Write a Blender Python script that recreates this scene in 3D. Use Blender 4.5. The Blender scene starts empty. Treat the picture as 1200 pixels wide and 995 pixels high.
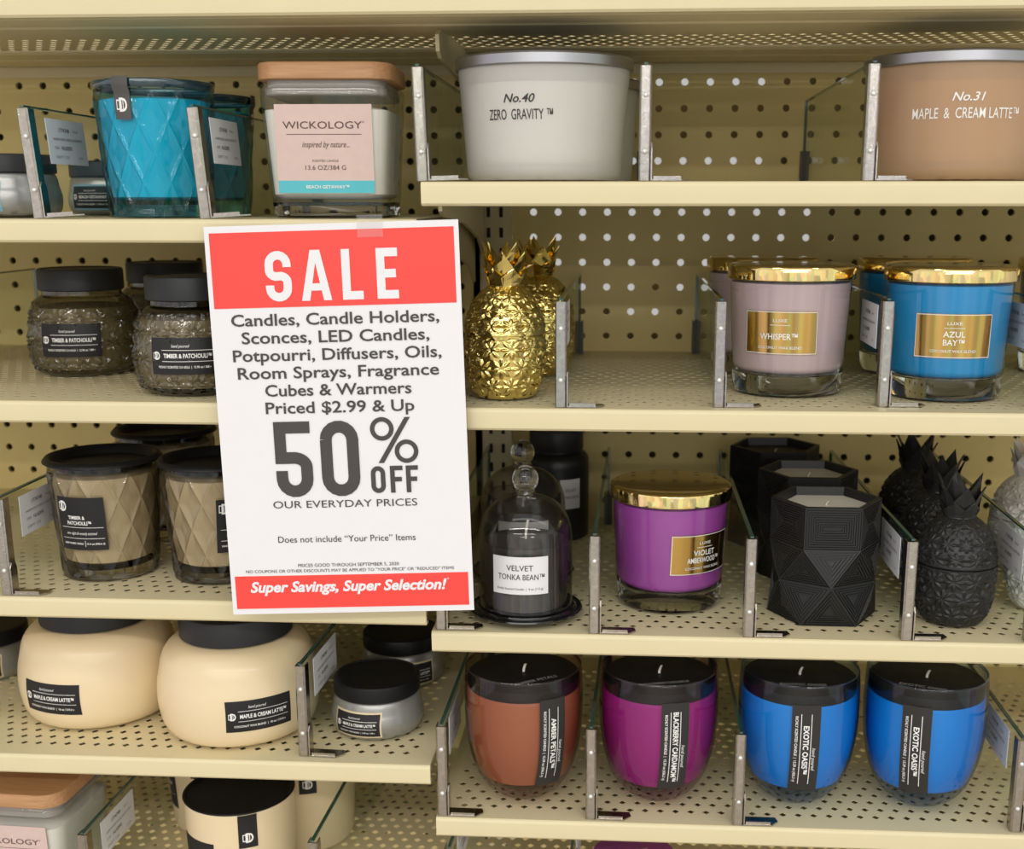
import bpy, bmesh, math, random
from mathutils import Vector, Matrix
random.seed(7)
PI = math.pi; R = math.radians
SC = bpy.context.scene; COL = SC.collection
# ------------------------------------------------------------------ camera, world, lights, exposure
EYE = 1.45
YAW, PITCH, FPX, CX, CY = .0627, .2311, 1418.0, 648.1, 571.1
cam = bpy.data.objects.new('camera', bpy.data.cameras.new('camera')); COL.objects.link(cam)
cam.location = (0, 0, EYE); cam.rotation_euler = (PI/2-PITCH, 0, YAW)
cd = cam.data; cd.sensor_width = 36; cd.lens = FPX/1200*36; cd.clip_start = .02; cd.clip_end = 60
cd.shift_x = (600-CX)/1200; cd.shift_y = (CY-497.5)/1200
cd.dof.use_dof = True; cd.dof.focus_distance = .95; cd.dof.aperture_fstop = 7.5
SC.camera = cam
vs = SC.view_settings
vs.view_transform = 'Standard'; vs.look = 'None'; vs.gamma = 1; vs.use_curve_mapping = False
vs.exposure = -.10
SC.display_settings.display_device = 'sRGB'
try:
    SC.cycles.transparent_max_bounces = 32; SC.cycles.max_bounces = 10; SC.cycles.transmission_bounces = 10
    SC.cycles.caustics_reflective = False; SC.cycles.caustics_refractive = False
    SC.cycles.sample_clamp_indirect = 4
except Exception: pass

def world():
    w = bpy.data.worlds.new('store'); SC.world = w; w.use_nodes = True
    n = w.node_tree.nodes; l = w.node_tree.links; bg = n['Background']
    tc = n.new('ShaderNodeTexCoord'); sep = n.new('ShaderNodeSeparateXYZ'); l.new(tc.outputs['Generated'], sep.inputs[0])
    rmp = n.new('ShaderNodeValToRGB'); mr = n.new('ShaderNodeMapRange')
    mr.inputs[1].default_value = -1; mr.inputs[2].default_value = 1
    l.new(sep.outputs[2], mr.inputs[0]); l.new(mr.outputs[0], rmp.inputs[0])
    e = rmp.color_ramp.elements
    e[0].position = 0; e[0].color = (.30, .28, .25, 1); e[1].position = 1; e[1].color = (.70, .70, .69, 1)
    for p, c in ((.36, (.50, .48, .45, 1)), (.44, (.95, .93, .90, 1)), (.58, (1.0, .99, .96, 1)), (.70, (.62, .62, .60, 1))):
        k = e.new(p); k.color = c
    # the merchandise across the aisle: blocks of colour round the horizon
    vor = n.new('ShaderNodeTexVoronoi'); vor.distance = 'CHEBYCHEV'; vor.inputs['Scale'].default_value = 9
    vm = n.new('ShaderNodeMapping'); vm.inputs['Scale'].default_value = (1, 1, .3); l.new(tc.outputs['Generated'], vm.inputs[0]); l.new(vm.outputs[0], vor.inputs['Vector'])
    hs = n.new('ShaderNodeHueSaturation'); hs.inputs['Saturation'].default_value = .30; hs.inputs['Value'].default_value = 1.35
    l.new(vor.outputs['Color'], hs.inputs['Color'])
    band = n.new('ShaderNodeValToRGB'); be = band.color_ramp.elements
    be[0].position = .30; be[0].color = (0, 0, 0, 1); be[1].position = .64; be[1].color = (0, 0, 0, 1)
    k = be.new(.36); k.color = (.75,)*3+(1,); k = be.new(.58); k.color = (.75,)*3+(1,)
    l.new(mr.outputs[0], band.inputs[0])
    fy = n.new('ShaderNodeMapRange'); fy.inputs[1].default_value = -.35; fy.inputs[2].default_value = .35; fy.inputs[3].default_value = 1; fy.inputs[4].default_value = .0
    l.new(sep.outputs[1], fy.inputs[0])
    fm = n.new('ShaderNodeMath'); fm.operation = 'MULTIPLY'; l.new(band.outputs[0], fm.inputs[0]); l.new(fy.outputs[0], fm.inputs[1])
    mx = n.new('ShaderNodeMixRGB'); l.new(fm.outputs[0], mx.inputs[0]); l.new(rmp.outputs[0], mx.inputs[1]); l.new(hs.outputs[0], mx.inputs[2])
    dim = n.new('ShaderNodeMapRange'); dim.inputs[1].default_value = -.3; dim.inputs[2].default_value = .5; dim.inputs[3].default_value = 1.05; dim.inputs[4].default_value = .55
    l.new(sep.outputs[1], dim.inputs[0]); l.new(mx.outputs[0], bg.inputs[0]); l.new(dim.outputs[0], bg.inputs[1])
world()
def strip(x, y, z, sx, sy, pw, col=(1, .97, .93)):
    L = bpy.data.lights.new('ceiling_or_fill_tube', 'AREA'); L.shape = 'RECTANGLE'; L.size = sx; L.size_y = sy; L.energy = pw; L.color = col
    o = bpy.data.objects.new('ceiling_or_fill_tube', L); COL.objects.link(o); o.location = (x, y, z)
# fluorescent rows on the store ceiling, running along the aisle; the far ones added to light the shelf interiors
strip(0.2, -.35, EYE+1.65, 6, .30, 16)
strip(0.2, -2.4, EYE+1.65, 6, .30, 110)
strip(0.2, -5.0, EYE+1.65, 6, .30, 150)
strip(0.2, -9.0, EYE+1.65, 8, .30, 330)
strip(0.2, 3.1, EYE+1.65, 6, .30, 60)

# ------------------------------------------------------------------ helpers: pixel rays of the survey, meshes, text
cw, sw, cp, sp = math.cos(YAW), math.sin(YAW), math.cos(PITCH), math.sin(PITCH)
RT = Vector((cw, sw, 0)); FW = Vector((-sw*cp, cw*cp, -sp)); UP = RT.cross(FW)
def ray(px, py): return RT*((px-CX)/FPX) - UP*((py-CY)/FPX) + FW
def atY(px, py, Y): r = ray(px, py); return r*(Y/r.y)              # relative to the eye
def atZ(px, py, Z): r = ray(px, py); return r*(Z/r.z)
def hit(px, py, C, rad):
    r = ray(px, py); a = r.x**2+r.y**2; b = -2*(r.x*C[0]+r.y*C[1]); c = C[0]**2+C[1]**2-rad**2
    t = (-b-math.sqrt(max(0, b*b-4*a*c)))/(2*a); p = r*t
    return math.atan2(p.x-C[0], -(p.y-C[1])), p.z
def foot(px, py, z, rb):                                            # centre of a round thing whose base front is seen at (px, py)
    p = atZ(px, py, z); d = Vector((p.x, p.y, 0)).normalized()
    return (p.x+d.x*rb, p.y+d.y*rb)
def col_at(px, Y):                                                  # x at a pixel column, any height near eye level
    return atY(px, 400, Y).x

def link(name, me, parent=None, loc=(0, 0, 0)):
    o = bpy.data.objects.new(name, me); COL.objects.link(o); o.location = loc
    if parent: o.parent = parent
    return o
def mesh(name, V, F, mats, parent=None, smooth=True, angle=38, mi=None, loc=(0, 0, 0)):
    me = bpy.data.meshes.new(name); me.from_pydata([tuple(v) for v in V], [], F)
    for m in (mats if isinstance(mats, (list, tuple)) else [mats]): me.materials.append(m)
    if mi: me.polygons.foreach_set('material_index', mi)
    if smooth:
        me.polygons.foreach_set('use_smooth', [True]*len(F))
        me.set_sharp_from_angle(angle=R(angle))
    me.update()
    return link(name, me, parent, loc)
def tag(o, label, cat=None, group=None, kind=None):
    if label: o['label'] = label
    if cat: o['category'] = cat
    if group: o['group'] = group
    if kind: o['kind'] = kind
    return o
def empty(name, loc=(0, 0, 0), rz=0):
    o = bpy.data.objects.new(name, None); COL.objects.link(o); o.location = loc; o.rotation_euler = (0, 0, rz); o.empty_display_size = .02
    return o
KIDS = {}
def kids(o): return [c for c in bpy.data.objects if c.parent == o]
def copy_tree(o, parent=None):
    c = o.copy(); COL.objects.link(c)
    if parent: c.parent = parent
    for ch in kids(o): copy_tree(ch, c)
    return c
USED = set()
def put(proto, x, y, z, rz, label, cat, group=None, tilt=0):
    o = copy_tree(proto) if proto.name in USED else proto
    USED.add(proto.name)
    o.location = (x, y, EYE+z); o.rotation_euler = (0, tilt, rz)
    tag(o, label, cat, group)
    if group is None and 'group' in o: del o['group']
    return o

class MB:
    def __init__(s): s.V = []; s.F = []; s.M = []
    def add(s, V, F, m=0):
        b = len(s.V); s.V += [tuple(v) for v in V]; s.F += [[i+b for i in f] for f in F]; s.M += [m]*len(F)
    def box(s, x0, x1, y0, y1, z0, z1, m=0, bev=0):
        if bev:
            bm = bmesh.new(); bmesh.ops.create_cube(bm, size=1)
            for v in bm.verts: v.co = Vector(((x0+x1)/2+v.co.x*(x1-x0), (y0+y1)/2+v.co.y*(y1-y0), (z0+z1)/2+v.co.z*(z1-z0)))
            bmesh.ops.bevel(bm, geom=bm.edges[:], offset=bev, segments=2, profile=.5, affect='EDGES')
            bm.verts.index_update()
            s.add([v.co[:] for v in bm.verts], [[v.index for v in f.verts] for f in bm.faces], m); bm.free(); return
        s.add([(x0, y0, z0), (x1, y0, z0), (x1, y1, z0), (x0, y1, z0), (x0, y0, z1), (x1, y0, z1), (x1, y1, z1), (x0, y1, z1)],
              [[0, 3, 2, 1], [4, 5, 6, 7], [0, 1, 5, 4], [1, 2, 6, 5], [2, 3, 7, 6], [3, 0, 4, 7]], m)
    def prism(s, pts, axis, a, b, m=0):                             # polygon pts (2-D) pushed along an axis from a to b
        def P(p, t): return {'x': (t, p[0], p[1]), 'y': (p[0], t, p[1]), 'z': (p[0], p[1], t)}[axis]
        n = len(pts)
        s.add([P(p, a) for p in pts]+[P(p, b) for p in pts],
              [list(range(n))[::-1], list(range(n, 2*n))]+[[i, (i+1) % n, n+(i+1) % n, n+i] for i in range(n)], m)
    def lathe(s, prof, seg=64, m=0, cx=0, cy=0, sx=1, sy=1, fn=None):
        V = []; F = []; idx = []
        for (r, z) in prof:
            if r < 1e-6: idx.append([len(V)]); V.append((cx, cy, z))
            else:
                idx.append(list(range(len(V), len(V)+seg)))
                for k in range(seg):
                    t = 2*PI*k/seg; rr = r+(fn(t, z, r) if fn else 0)
                    V.append((cx+rr*math.sin(t)*sx, cy-rr*math.cos(t)*sy, z))
        for a, b in zip(idx, idx[1:]):
            for k in range(seg):
                k2 = (k+1) % seg
                if len(a) == 1 and len(b) == 1: continue
                if len(a) == 1: F.append([a[0], b[k2], b[k]])
                elif len(b) == 1: F.append([a[k], a[k2], b[0]])
                else: F.append([a[k], a[k2], b[k2], b[k]])
        s.add(V, F, m)
    def build(s, name, mats, parent=None, smooth=True, angle=38, loc=(0, 0, 0)):
        bm_ = mesh(name, s.V, s.F, mats, parent, smooth, angle, s.M, loc)
        bm = bmesh.new(); bm.from_mesh(bm_.data); bmesh.ops.recalc_face_normals(bm, faces=bm.faces[:]); bm.to_mesh(bm_.data); bm.free()
        return bm_
def arc(cx, cz, r, a0, a1, n=6):
    return [(cx+r*math.cos(R(a0+(a1-a0)*i/n)), cz+r*math.sin(R(a0+(a1-a0)*i/n))) for i in range(n+1)]

_tc = {}
def glyphs(s, bold=0, shear=0, space=1.0):
    key = (s, bold, shear, space)
    if key not in _tc:
        cu = bpy.data.curves.new('lettering', 'FONT'); cu.body = s; cu.size = 1; cu.offset = bold; cu.shear = shear; cu.space_character = space
        cu.resolution_u = 3; cu.fill_mode = 'FRONT' if hasattr(cu, 'fill_mode') else cu.fill_mode
        o = bpy.data.objects.new('lettering', cu)
        me = bpy.data.meshes.new_from_object(o)
        V = [(v.co.x, v.co.y) for v in me.vertices]; F = [list(p.vertices) for p in me.polygons]
        bpy.data.objects.remove(o); bpy.data.meshes.remove(me)
        x0 = min(v[0] for v in V); x1 = max(v[0] for v in V)
        _tc[key] = ([((v[0]-x0)/(x1-x0), v[1]) for v in V], F)
    return _tc[key]
CAP = .729                                                          # replaced by the measured cap height of the built-in face
def _cap():
    cu = bpy.data.curves.new('cap', 'FONT'); cu.body = 'H'; o = bpy.data.objects.new('cap', cu)
    me = bpy.data.meshes.new_from_object(o); c = max(v.co.y for v in me.vertices)
    bpy.data.objects.remove(o); bpy.data.meshes.remove(me); bpy.data.curves.remove(cu); return c
CAP = _cap()
def letters(name, wrap, items, mat, parent, off=.0005, extra=None):
    """items: ('t', text, u, v, width, cap height, bold, shear, rot) centred on u, v | ('r', u, v, w, h) | ('d', u, v, size) the double-D mark"""
    V = []; F = []
    def put2(P, Fs):
        b = len(V); V.extend(P); F.extend([[i+b for i in f] for f in Fs])
    def txt(s, u, v, w, h, bold=0, shear=0, rot=0):
        G, Fs = glyphs(s, bold, shear); P = []
        for (x, y) in G:
            a = (x-.5)*w; b = (y/CAP-.5)*h
            P.append((u+a, v+b) if not rot else (u+b, v-a))
        put2(P, Fs)
    def rect(u, v, w, h):
        n = max(1, int(max(w, h)/.004)); P = []; Fs = []
        for i in range(n+1):
            t = i/n-.5
            if w >= h: P += [(u+t*w, v-h/2), (u+t*w, v+h/2)]
            else: P += [(u+w/2, v+t*h), (u-w/2, v+t*h)]
            if i: k = 2*i; Fs.append([k-2, k, k+1, k-1])
        put2(P, Fs)
    for it in items:
        if it[0] == 't': txt(*it[1:])
        elif it[0] == 'r': rect(*it[1:])
        elif it[0] == 'd':
            u, v, s = it[1:]
            txt('D', u+s*.12, v, s*.76, s, .02); txt('D', u-s*.28, v, s*.5, s*.78, 0)
            rect(u-s*.05, v, s*.07, s*.92); rect(u+.12*s, v, s*.07, s*.8)
        elif it[0] == 'ring':
            u, v, r, w, n = it[1:]
            P = []; Fs = []
            for k in range(n):
                t = 2*PI*k/n; P += [(u+(r-w)*math.cos(t), v+(r-w)*math.sin(t)), (u+r*math.cos(t), v+r*math.sin(t))]
                j = 2*k; j2 = (2*k+2) % (2*n); Fs.append([j, j+1, j2+1, j2])
            put2(P, Fs)
        elif it[0] == 'poly': put2(it[1], [list(range(len(it[1])))])
    return mesh(name, [wrap(u, v, off) for u, v in V], F, mat, parent, smooth=False)
def plate(name, wrap, w, h, mat, parent, u0=0, v0=0, off=.0003, n=14, m=6, thick=.0006):
    """a label with real thickness following a surface"""
    V = []; F = []
    for j in range(m+1):
        for i in range(n+1): V.append(wrap(u0+(i/n-.5)*w, v0+(j/m-.5)*h, off))
    for j in range(m):
        for i in range(n): a = j*(n+1)+i; F.append([a, a+1, a+n+2, a+n+1])
    rim = [i for i in range(n+1)]+[j*(n+1)+n for j in range(1, m+1)]+[m*(n+1)+i for i in range(n-1, -1, -1)]+[j*(n+1) for j in range(m-1, 0, -1)]
    b = len(V)
    for i in rim:
        j, k = divmod(i, n+1); V.append(wrap(u0+(k/n-.5)*w, v0+(j/m-.5)*h, off-thick))
    q = len(rim)
    for k in range(q): F.append([rim[(k+1) % q], rim[k], b+k, b+(k+1) % q])
    return mesh(name, V, F, mat, parent, smooth=True, angle=50)
def cyl(rf, zc, th=0):
    def f(u, v, off):
        z = zc+v; r = rf(z) if callable(rf) else rf
        t = th+u/max(r, .01); r += off
        return (r*math.sin(t), -r*math.cos(t), z)
    return f
def interp(prof):
    P = sorted([(z, r) for r, z in prof])
    def f(z):
        if z <= P[0][0]: return P[0][1]
        for (a, ra), (b, rb) in zip(P, P[1:]):
            if z <= b: return ra+(rb-ra)*((z-a)/(b-a) if b > a else 0)
        return P[-1][1]
    return f

# ------------------------------------------------------------------ materials
def nt(name):
    m = bpy.data.materials.new(name); m.use_nodes = True
    return m, m.node_tree.nodes, m.node_tree.links, m.node_tree.nodes['Principled BSDF']
def mat(name, c, rough=.5, metal=0, var=.06, scale=60, bump=0, coat=0, spec=.5, bscale=None, sss=0):
    m, n, l, b = nt(name)
    b.inputs['Roughness'].default_value = rough; b.inputs['Metallic'].default_value = metal
    b.inputs['Coat Weight'].default_value = coat; b.inputs['Coat Roughness'].default_value = .06
    b.inputs['Specular IOR Level'].default_value = spec
    tc = n.new('ShaderNodeTexCoord'); no = n.new('ShaderNodeTexNoise'); no.inputs['Scale'].default_value = scale; no.inputs['Detail'].default_value = 3
    l.new(tc.outputs['Object'], no.inputs['Vector'])
    mx = n.new('ShaderNodeMixRGB'); mx.inputs[1].default_value = tuple(x*(1-var) for x in c)+(1,); mx.inputs[2].default_value = tuple(min(1, x*(1+var)) for x in c)+(1,)
    l.new(no.outputs['Fac'], mx.inputs[0]); l.new(mx.outputs[0], b.inputs['Base Color'])
    if bump:
        bp = n.new('ShaderNodeBump'); bp.inputs['Strength'].default_value = bump; bp.inputs['Distance'].default_value = .0008
        nb = n.new('ShaderNodeTexNoise'); nb.inputs['Scale'].default_value = bscale or scale*4; l.new(tc.outputs['Object'], nb.inputs['Vector'])
        l.new(nb.outputs['Fac'], bp.inputs['Height']); l.new(bp.outputs[0], b.inputs['Normal'])
    if sss:
        b.inputs['Subsurface Weight'].default_value = sss; b.inputs['Subsurface Radius'].default_value = (.012, .008, .005); b.inputs['Subsurface Scale'].default_value = 1
    return m
def thin(name, face, edge, refl=.06, rough=.02, graze=.75, body=0, bcol=(1, 1, 1)):
    """clear or tinted glass wall: absorbs more along its edges, reflects by the angle, optional frosting"""
    m, n, l, b = nt(name); n.remove(b); out = n['Material Output']
    lw = n.new('ShaderNodeLayerWeight'); lw.inputs[0].default_value = .5
    pw = n.new('ShaderNodeMath'); pw.operation = 'POWER'; l.new(lw.outputs['Facing'], pw.inputs[0]); pw.inputs[1].default_value = 3.2
    mul = n.new('ShaderNodeMath'); mul.operation = 'MULTIPLY_ADD'; l.new(pw.outputs[0], mul.inputs[0]); mul.inputs[1].default_value = graze; mul.inputs[2].default_value = refl; mul.use_clamp = True
    cm = n.new('ShaderNodeMixRGB'); l.new(lw.outputs['Facing'], cm.inputs[0]); cm.inputs[1].default_value = face+(1,); cm.inputs[2].default_value = edge+(1,)
    tr = n.new('ShaderNodeBsdfTransparent'); l.new(cm.outputs[0], tr.inputs[0])
    gl = n.new('ShaderNodeBsdfGlossy'); gl.inputs['Roughness'].default_value = rough
    a = tr.outputs[0]
    if body:
        df = n.new('ShaderNodeBsdfDiffuse'); no = n.new('ShaderNodeTexNoise'); no.inputs['Scale'].default_value = 25
        tc = n.new('ShaderNodeTexCoord'); l.new(tc.outputs['Object'], no.inputs[0])
        cmx = n.new('ShaderNodeMixRGB'); cmx.inputs[1].default_value = tuple(x*.97 for x in bcol)+(1,); cmx.inputs[2].default_value = bcol+(1,); l.new(no.outputs['Fac'], cmx.inputs[0])
        l.new(cmx.outputs[0], df.inputs[0])
        m0 = n.new('ShaderNodeMixShader'); m0.inputs[0].default_value = body; l.new(a, m0.inputs[1]); l.new(df.outputs[0], m0.inputs[2]); a = m0.outputs[0]
    m1 = n.new('ShaderNodeMixShader'); l.new(mul.outputs[0], m1.inputs[0]); l.new(a, m1.inputs[1]); l.new(gl.outputs[0], m1.inputs[2])
    l.new(m1.outputs[0], out.inputs[0])
    return m
def wood(name, a, b_, scale=14):
    m, n, l, b = nt(name); tc = n.new('ShaderNodeTexCoord'); mp = n.new('ShaderNodeMapping'); mp.inputs['Scale'].default_value = (2, 30, 30)
    no = n.new('ShaderNodeTexNoise'); no.inputs['Scale'].default_value = scale; no.inputs['Detail'].default_value = 6
    l.new(tc.outputs['Object'], mp.inputs[0]); l.new(mp.outputs[0], no.inputs[0])
    r = n.new('ShaderNodeValToRGB'); r.color_ramp.elements[0].position = .3; r.color_ramp.elements[1].position = .7
    r.color_ramp.elements[0].color = a+(1,); r.color_ramp.elements[1].color = b_+(1,)
    l.new(no.outputs['Fac'], r.inputs[0]); l.new(r.outputs[0], b.inputs['Base Color']); b.inputs['Roughness'].default_value = .5
    return m
def glass(name, c, ior=1.45, rough=0.0):
    m, n, l, b = nt(name); b.inputs['Base Color'].default_value = c+(1,); b.inputs['Transmission Weight'].default_value = 1
    b.inputs['Roughness'].default_value = rough; b.inputs['IOR'].default_value = ior; return m

M = {}
M['cream'] = mat('cream_paint', (.73, .635, .395), .42, var=.03, scale=30, bump=.05)
M['peg'] = mat('pegboard_paint', (.80, .655, .285), .6, var=.05, scale=18)
M['back'] = mat('rear_board', (.10, .08, .05), .8)
M['floor'] = mat('floor_tile', (.42, .37, .30), .5, scale=3)
M['steel'] = mat('brushed_steel', (.45, .415, .37), .20, 1, var=.30, scale=220, bump=.15)
M['rivet'] = mat('bright_rivet', (.80, .79, .76), .35, .6)
M['clip'] = mat('dark_clip', (.05, .048, .04), .4)
M['glassplate'] = thin('divider_glass', (.98, .99, .98), (.94, .975, .955), .03, graze=.16)
M['glassedge'] = mat('green_glass_edge', (.012, .075, .062), .08, var=.15, coat=.6, spec=.8)
M['card'] = mat('white_card', (.72, .73, .76), .55, var=.02)
M['ink'] = mat('grey_ink', (.16, .16, .17), .6)
M['black_ink'] = mat('black_ink', (.03, .028, .026), .6)
M['white_ink'] = mat('white_ink', (.86, .85, .82), .5)
M['label_black'] = mat('black_label', (.018, .017, .018), .5, var=.1, spec=.3)
M['lid_black'] = mat('black_lid', (.009, .009, .010), .42, var=.1, spec=.22)
M['lid_matte'] = mat('black_lid_side', (.020, .021, .023), .45, var=.1, spec=.35)
M['gold'] = mat('polished_gold', (.86, .66, .28), .07, 1, var=.04, scale=25)
M['goldlabel'] = mat('gold_foil', (.62, .40, .12), .16, 1, var=.12, scale=20)
M['goldpine'] = mat('gold_lacquer', (.80, .63, .22), .10, 1, var=.06)
M['bpine'] = mat('black_ceramic', (.016, .016, .016), .40, var=.1, spec=.42)
M['wpine'] = mat('white_ceramic', (.80, .79, .77), .4, var=.03)
M['silverlid'] = mat('satin_aluminium', (.40, .40, .42), .34, 1, var=.05)
M['clear'] = thin('clear_glass', (.98, .985, .98), (.86, .88, .86), .045, graze=.5)
M['clearsolid'] = glass('solid_glass_foot', (.97, .98, .97))
M['smokesolid'] = glass('solid_smoke_glass', (.75, .74, .70))
M['smoke'] = thin('smoke_glass', (.80, .77, .70), (.16, .15, .13), .05)
M['smokedark'] = thin('dark_smoke_glass', (.66, .63, .54), (.16, .15, .12), .08)
M['teal'] = thin('teal_glass', (.46, .88, .95), (.08, .36, .44), .04, graze=.55)
M['frost'] = thin('frosted_glass', (.9, .9, .9), (.75, .75, .75), .03, .25, body=.62, bcol=(.80, .775, .73))
M['frosttan'] = thin('frosted_tan_glass', (.8, .62, .46), (.6, .45, .33), .03, .25, body=.62, bcol=(.66, .44, .27))
M['wood'] = wood('lid_wood', (.40, .20, .085), (.52, .28, .13))
M['redpaper'] = mat('red_print', (.93, .058, .045), .5, var=.02)
M['paper'] = mat('white_paper', (.80, .79, .81), .55, var=.015)
M['sigink'] = mat('charcoal_print', (.055, .048, .043), .6)
M['pinkpaper'] = mat('blush_label', (.66, .50, .45), .6, var=.06, scale=150)
M['aqua'] = mat('aqua_band', (.09, .50, .57), .5)
M['wick'] = mat('cotton_wick', (.75, .70, .62), .8)
M['creamjar'] = mat('cream_glaze', (.80, .645, .41), .33, var=.05, scale=14, bump=.12, bscale=70, coat=.15)
M['silverjar'] = mat('silver_frost', (.36, .36, .34), .30, .55, var=.04)
M['creambar'] = mat('cream_border', (.75, .62, .40), .5)
M['bluebar'] = mat('sky_border', (.20, .45, .58), .5)
M['tape'] = thin('clear_tape', (.96, .93, .92), (.9, .88, .88), .10, .25)
def wax(name, c, **k): 
    a = dict(rough=.45, var=.03, scale=12); a.update(k)
    return mat(name, c, **a)
M['wx_white'] = wax('white_wax', (.80, .77, .70))
M['wx_beige'] = wax('beige_wax', (.80, .66, .44))
M['wx_teal'] = wax('teal_wax', (.0, .56, .74))
M['wx_olive'] = wax('olive_wax', (.42, .36, .23))
M['wx_whisper'] = wax('lilac_grey_wax', (.56, .42, .44), coat=.2, rough=.35)
M['wx_azul'] = wax('azure_wax', (.0, .265, .62), coat=.15, rough=.35)
M['wx_navy'] = wax('navy_wax', (.02, .025, .14), coat=.7, rough=.3)
M['wx_violet'] = wax('violet_wax', (.35, .065, .37), coat=.15, rough=.35)
M['wx_amber'] = wax('brown_wax', (.40, .14, .068))
M['wx_black'] = wax('plum_wax', (.36, .008, .22))
M['wx_oasis'] = wax('ocean_wax', (.0, .29, .78))
M['wx_dark'] = wax('dark_wax', (.050, .040, .038))
M['wx_latte'] = wax('latte_wax', (.62, .38, .20))

# ------------------------------------------------------------------ the setting: floor, pegboard, uprights, shelves
BACK = 1.2765; FY = .905; XL, XM, XR = -.98, -.155, .70
def setting():
    m = MB(); m.box(-3, 3, -4, 3.5, -.02, 0); o = m.build('floor', M['floor'], smooth=False); tag(o, None, None, None, 'structure')
    # pegboard with real holes every inch; a column of holes stands at x0
    IN = .0254; x0, z0, rad = .0012, EYE-.0095, .0038
    def peg(xa, xb, za, zb):
        m = MB(); i0 = math.floor((xa-x0)/IN); i1 = math.ceil((xb-x0)/IN); j0 = math.floor((za-z0)/IN); j1 = math.ceil((zb-z0)/IN); N = 8
        for i in range(i0, i1):
            for j in range(j0, j1):
                cx = x0+(i+.5)*IN-IN/2; cz = z0+j*IN; h = IN/2
                sq = []; ci = []
                for k in range(N):
                    t = 2*PI*(k+.5)/N; c, s = math.cos(t), math.sin(t); ci.append((cx+rad*c, cz+rad*s))
                    f = h/max(abs(c), abs(s)); sq.append((cx+f*c, cz+f*s))
                # the square's own corners sit between ring points: use 12 outer points
                out = []
                for k in range(N):
                    out.append(sq[k])
                V = [(x, BACK, z) for x, z in out]+[(x, BACK, z) for x, z in ci]+[(x, BACK+.004, z) for x, z in ci]
                cor = [(cx-h, BACK, cz-h), (cx+h, BACK, cz-h), (cx+h, BACK, cz+h), (cx-h, BACK, cz+h)]
                b = len(V); V += cor; F = []
                for k in range(N):
                    k2 = (k+1) % N; F.append([k, N+k, N+k2, k2]); F.append([N+k, 2*N+k, 2*N+k2, N+k2])
                F += [[0, 7, b+0][::1]] if False else []
                cm = {0: b+2, 2: b+3, 4: b+0, 6: b+1}
                for k, c in cm.items(): F.append([k, k+1, c])
                m.add(V, F)
        return m
    for nm, xa, xb in (('wall_back', XL, XM+.012), ('wall_back', XM+.012, XR)):
        me = peg(xa, xb, EYE-.78, EYE+.32)
        o = mesh(nm, me.V, me.F, M['peg'], None, smooth=False); tag(o, None, None, None, 'structure')
    # stand-in for the far side's back board, pieces added to darken chosen holes; it leaves a gap behind the top two levels of the right bay
    m = MB()
    Yb = BACK+.05
    m.box(XL, -.115, Yb, Yb+.004, EYE-.8, EYE+.34)
    m.box(-.115, .205, Yb, Yb+.004, EYE+.053, EYE+.108); m.box(.152, .205, Yb-.001, Yb+.003, EYE+.02, EYE+.14); m.box(-.115, .205, Yb, Yb+.004, EYE-.8, EYE-.125)
    m.box(-.115, -.012, Yb-.002, Yb+.002, EYE-.13, EYE-.103); m.box(.045, .206, Yb-.002, Yb+.002, EYE-.13, EYE-.103); m.box(.016, .046, Yb-.002, Yb+.002, EYE-.102, EYE-.078); m.box(.150, .206, Yb-.003, Yb+.001, EYE-.102, EYE-.05)
    m.box(.205, XR, Yb, Yb+.004, EYE-.8, EYE+.34)
    o = m.build('wall_rear_blocker', M['back'], smooth=False); tag(o, None, None, None, 'structure')
setting()
def upright(x, label):
    m = MB(); m.box(x-.016, x+.016, BACK-.014, BACK+.03, 0, EYE+.4, bev=.0015)
    root = m.build('upright_post', M['cream'])
    s = MB()
    for k in range(60):
        z = EYE-.85+k*.0205
        for dx in (-.0065, .0065): s.box(x+dx-.0018, x+dx+.0018, BACK-.0146, BACK-.0138, z-.005, z+.005)
    s.build('slot', M['lid_black'], root, smooth=False)['kind'] = 'stuff'
    tag(root, label, 'shelf post')
upright(-.139, 'cream slotted upright post at the joint between the two shelving bays')

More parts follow.
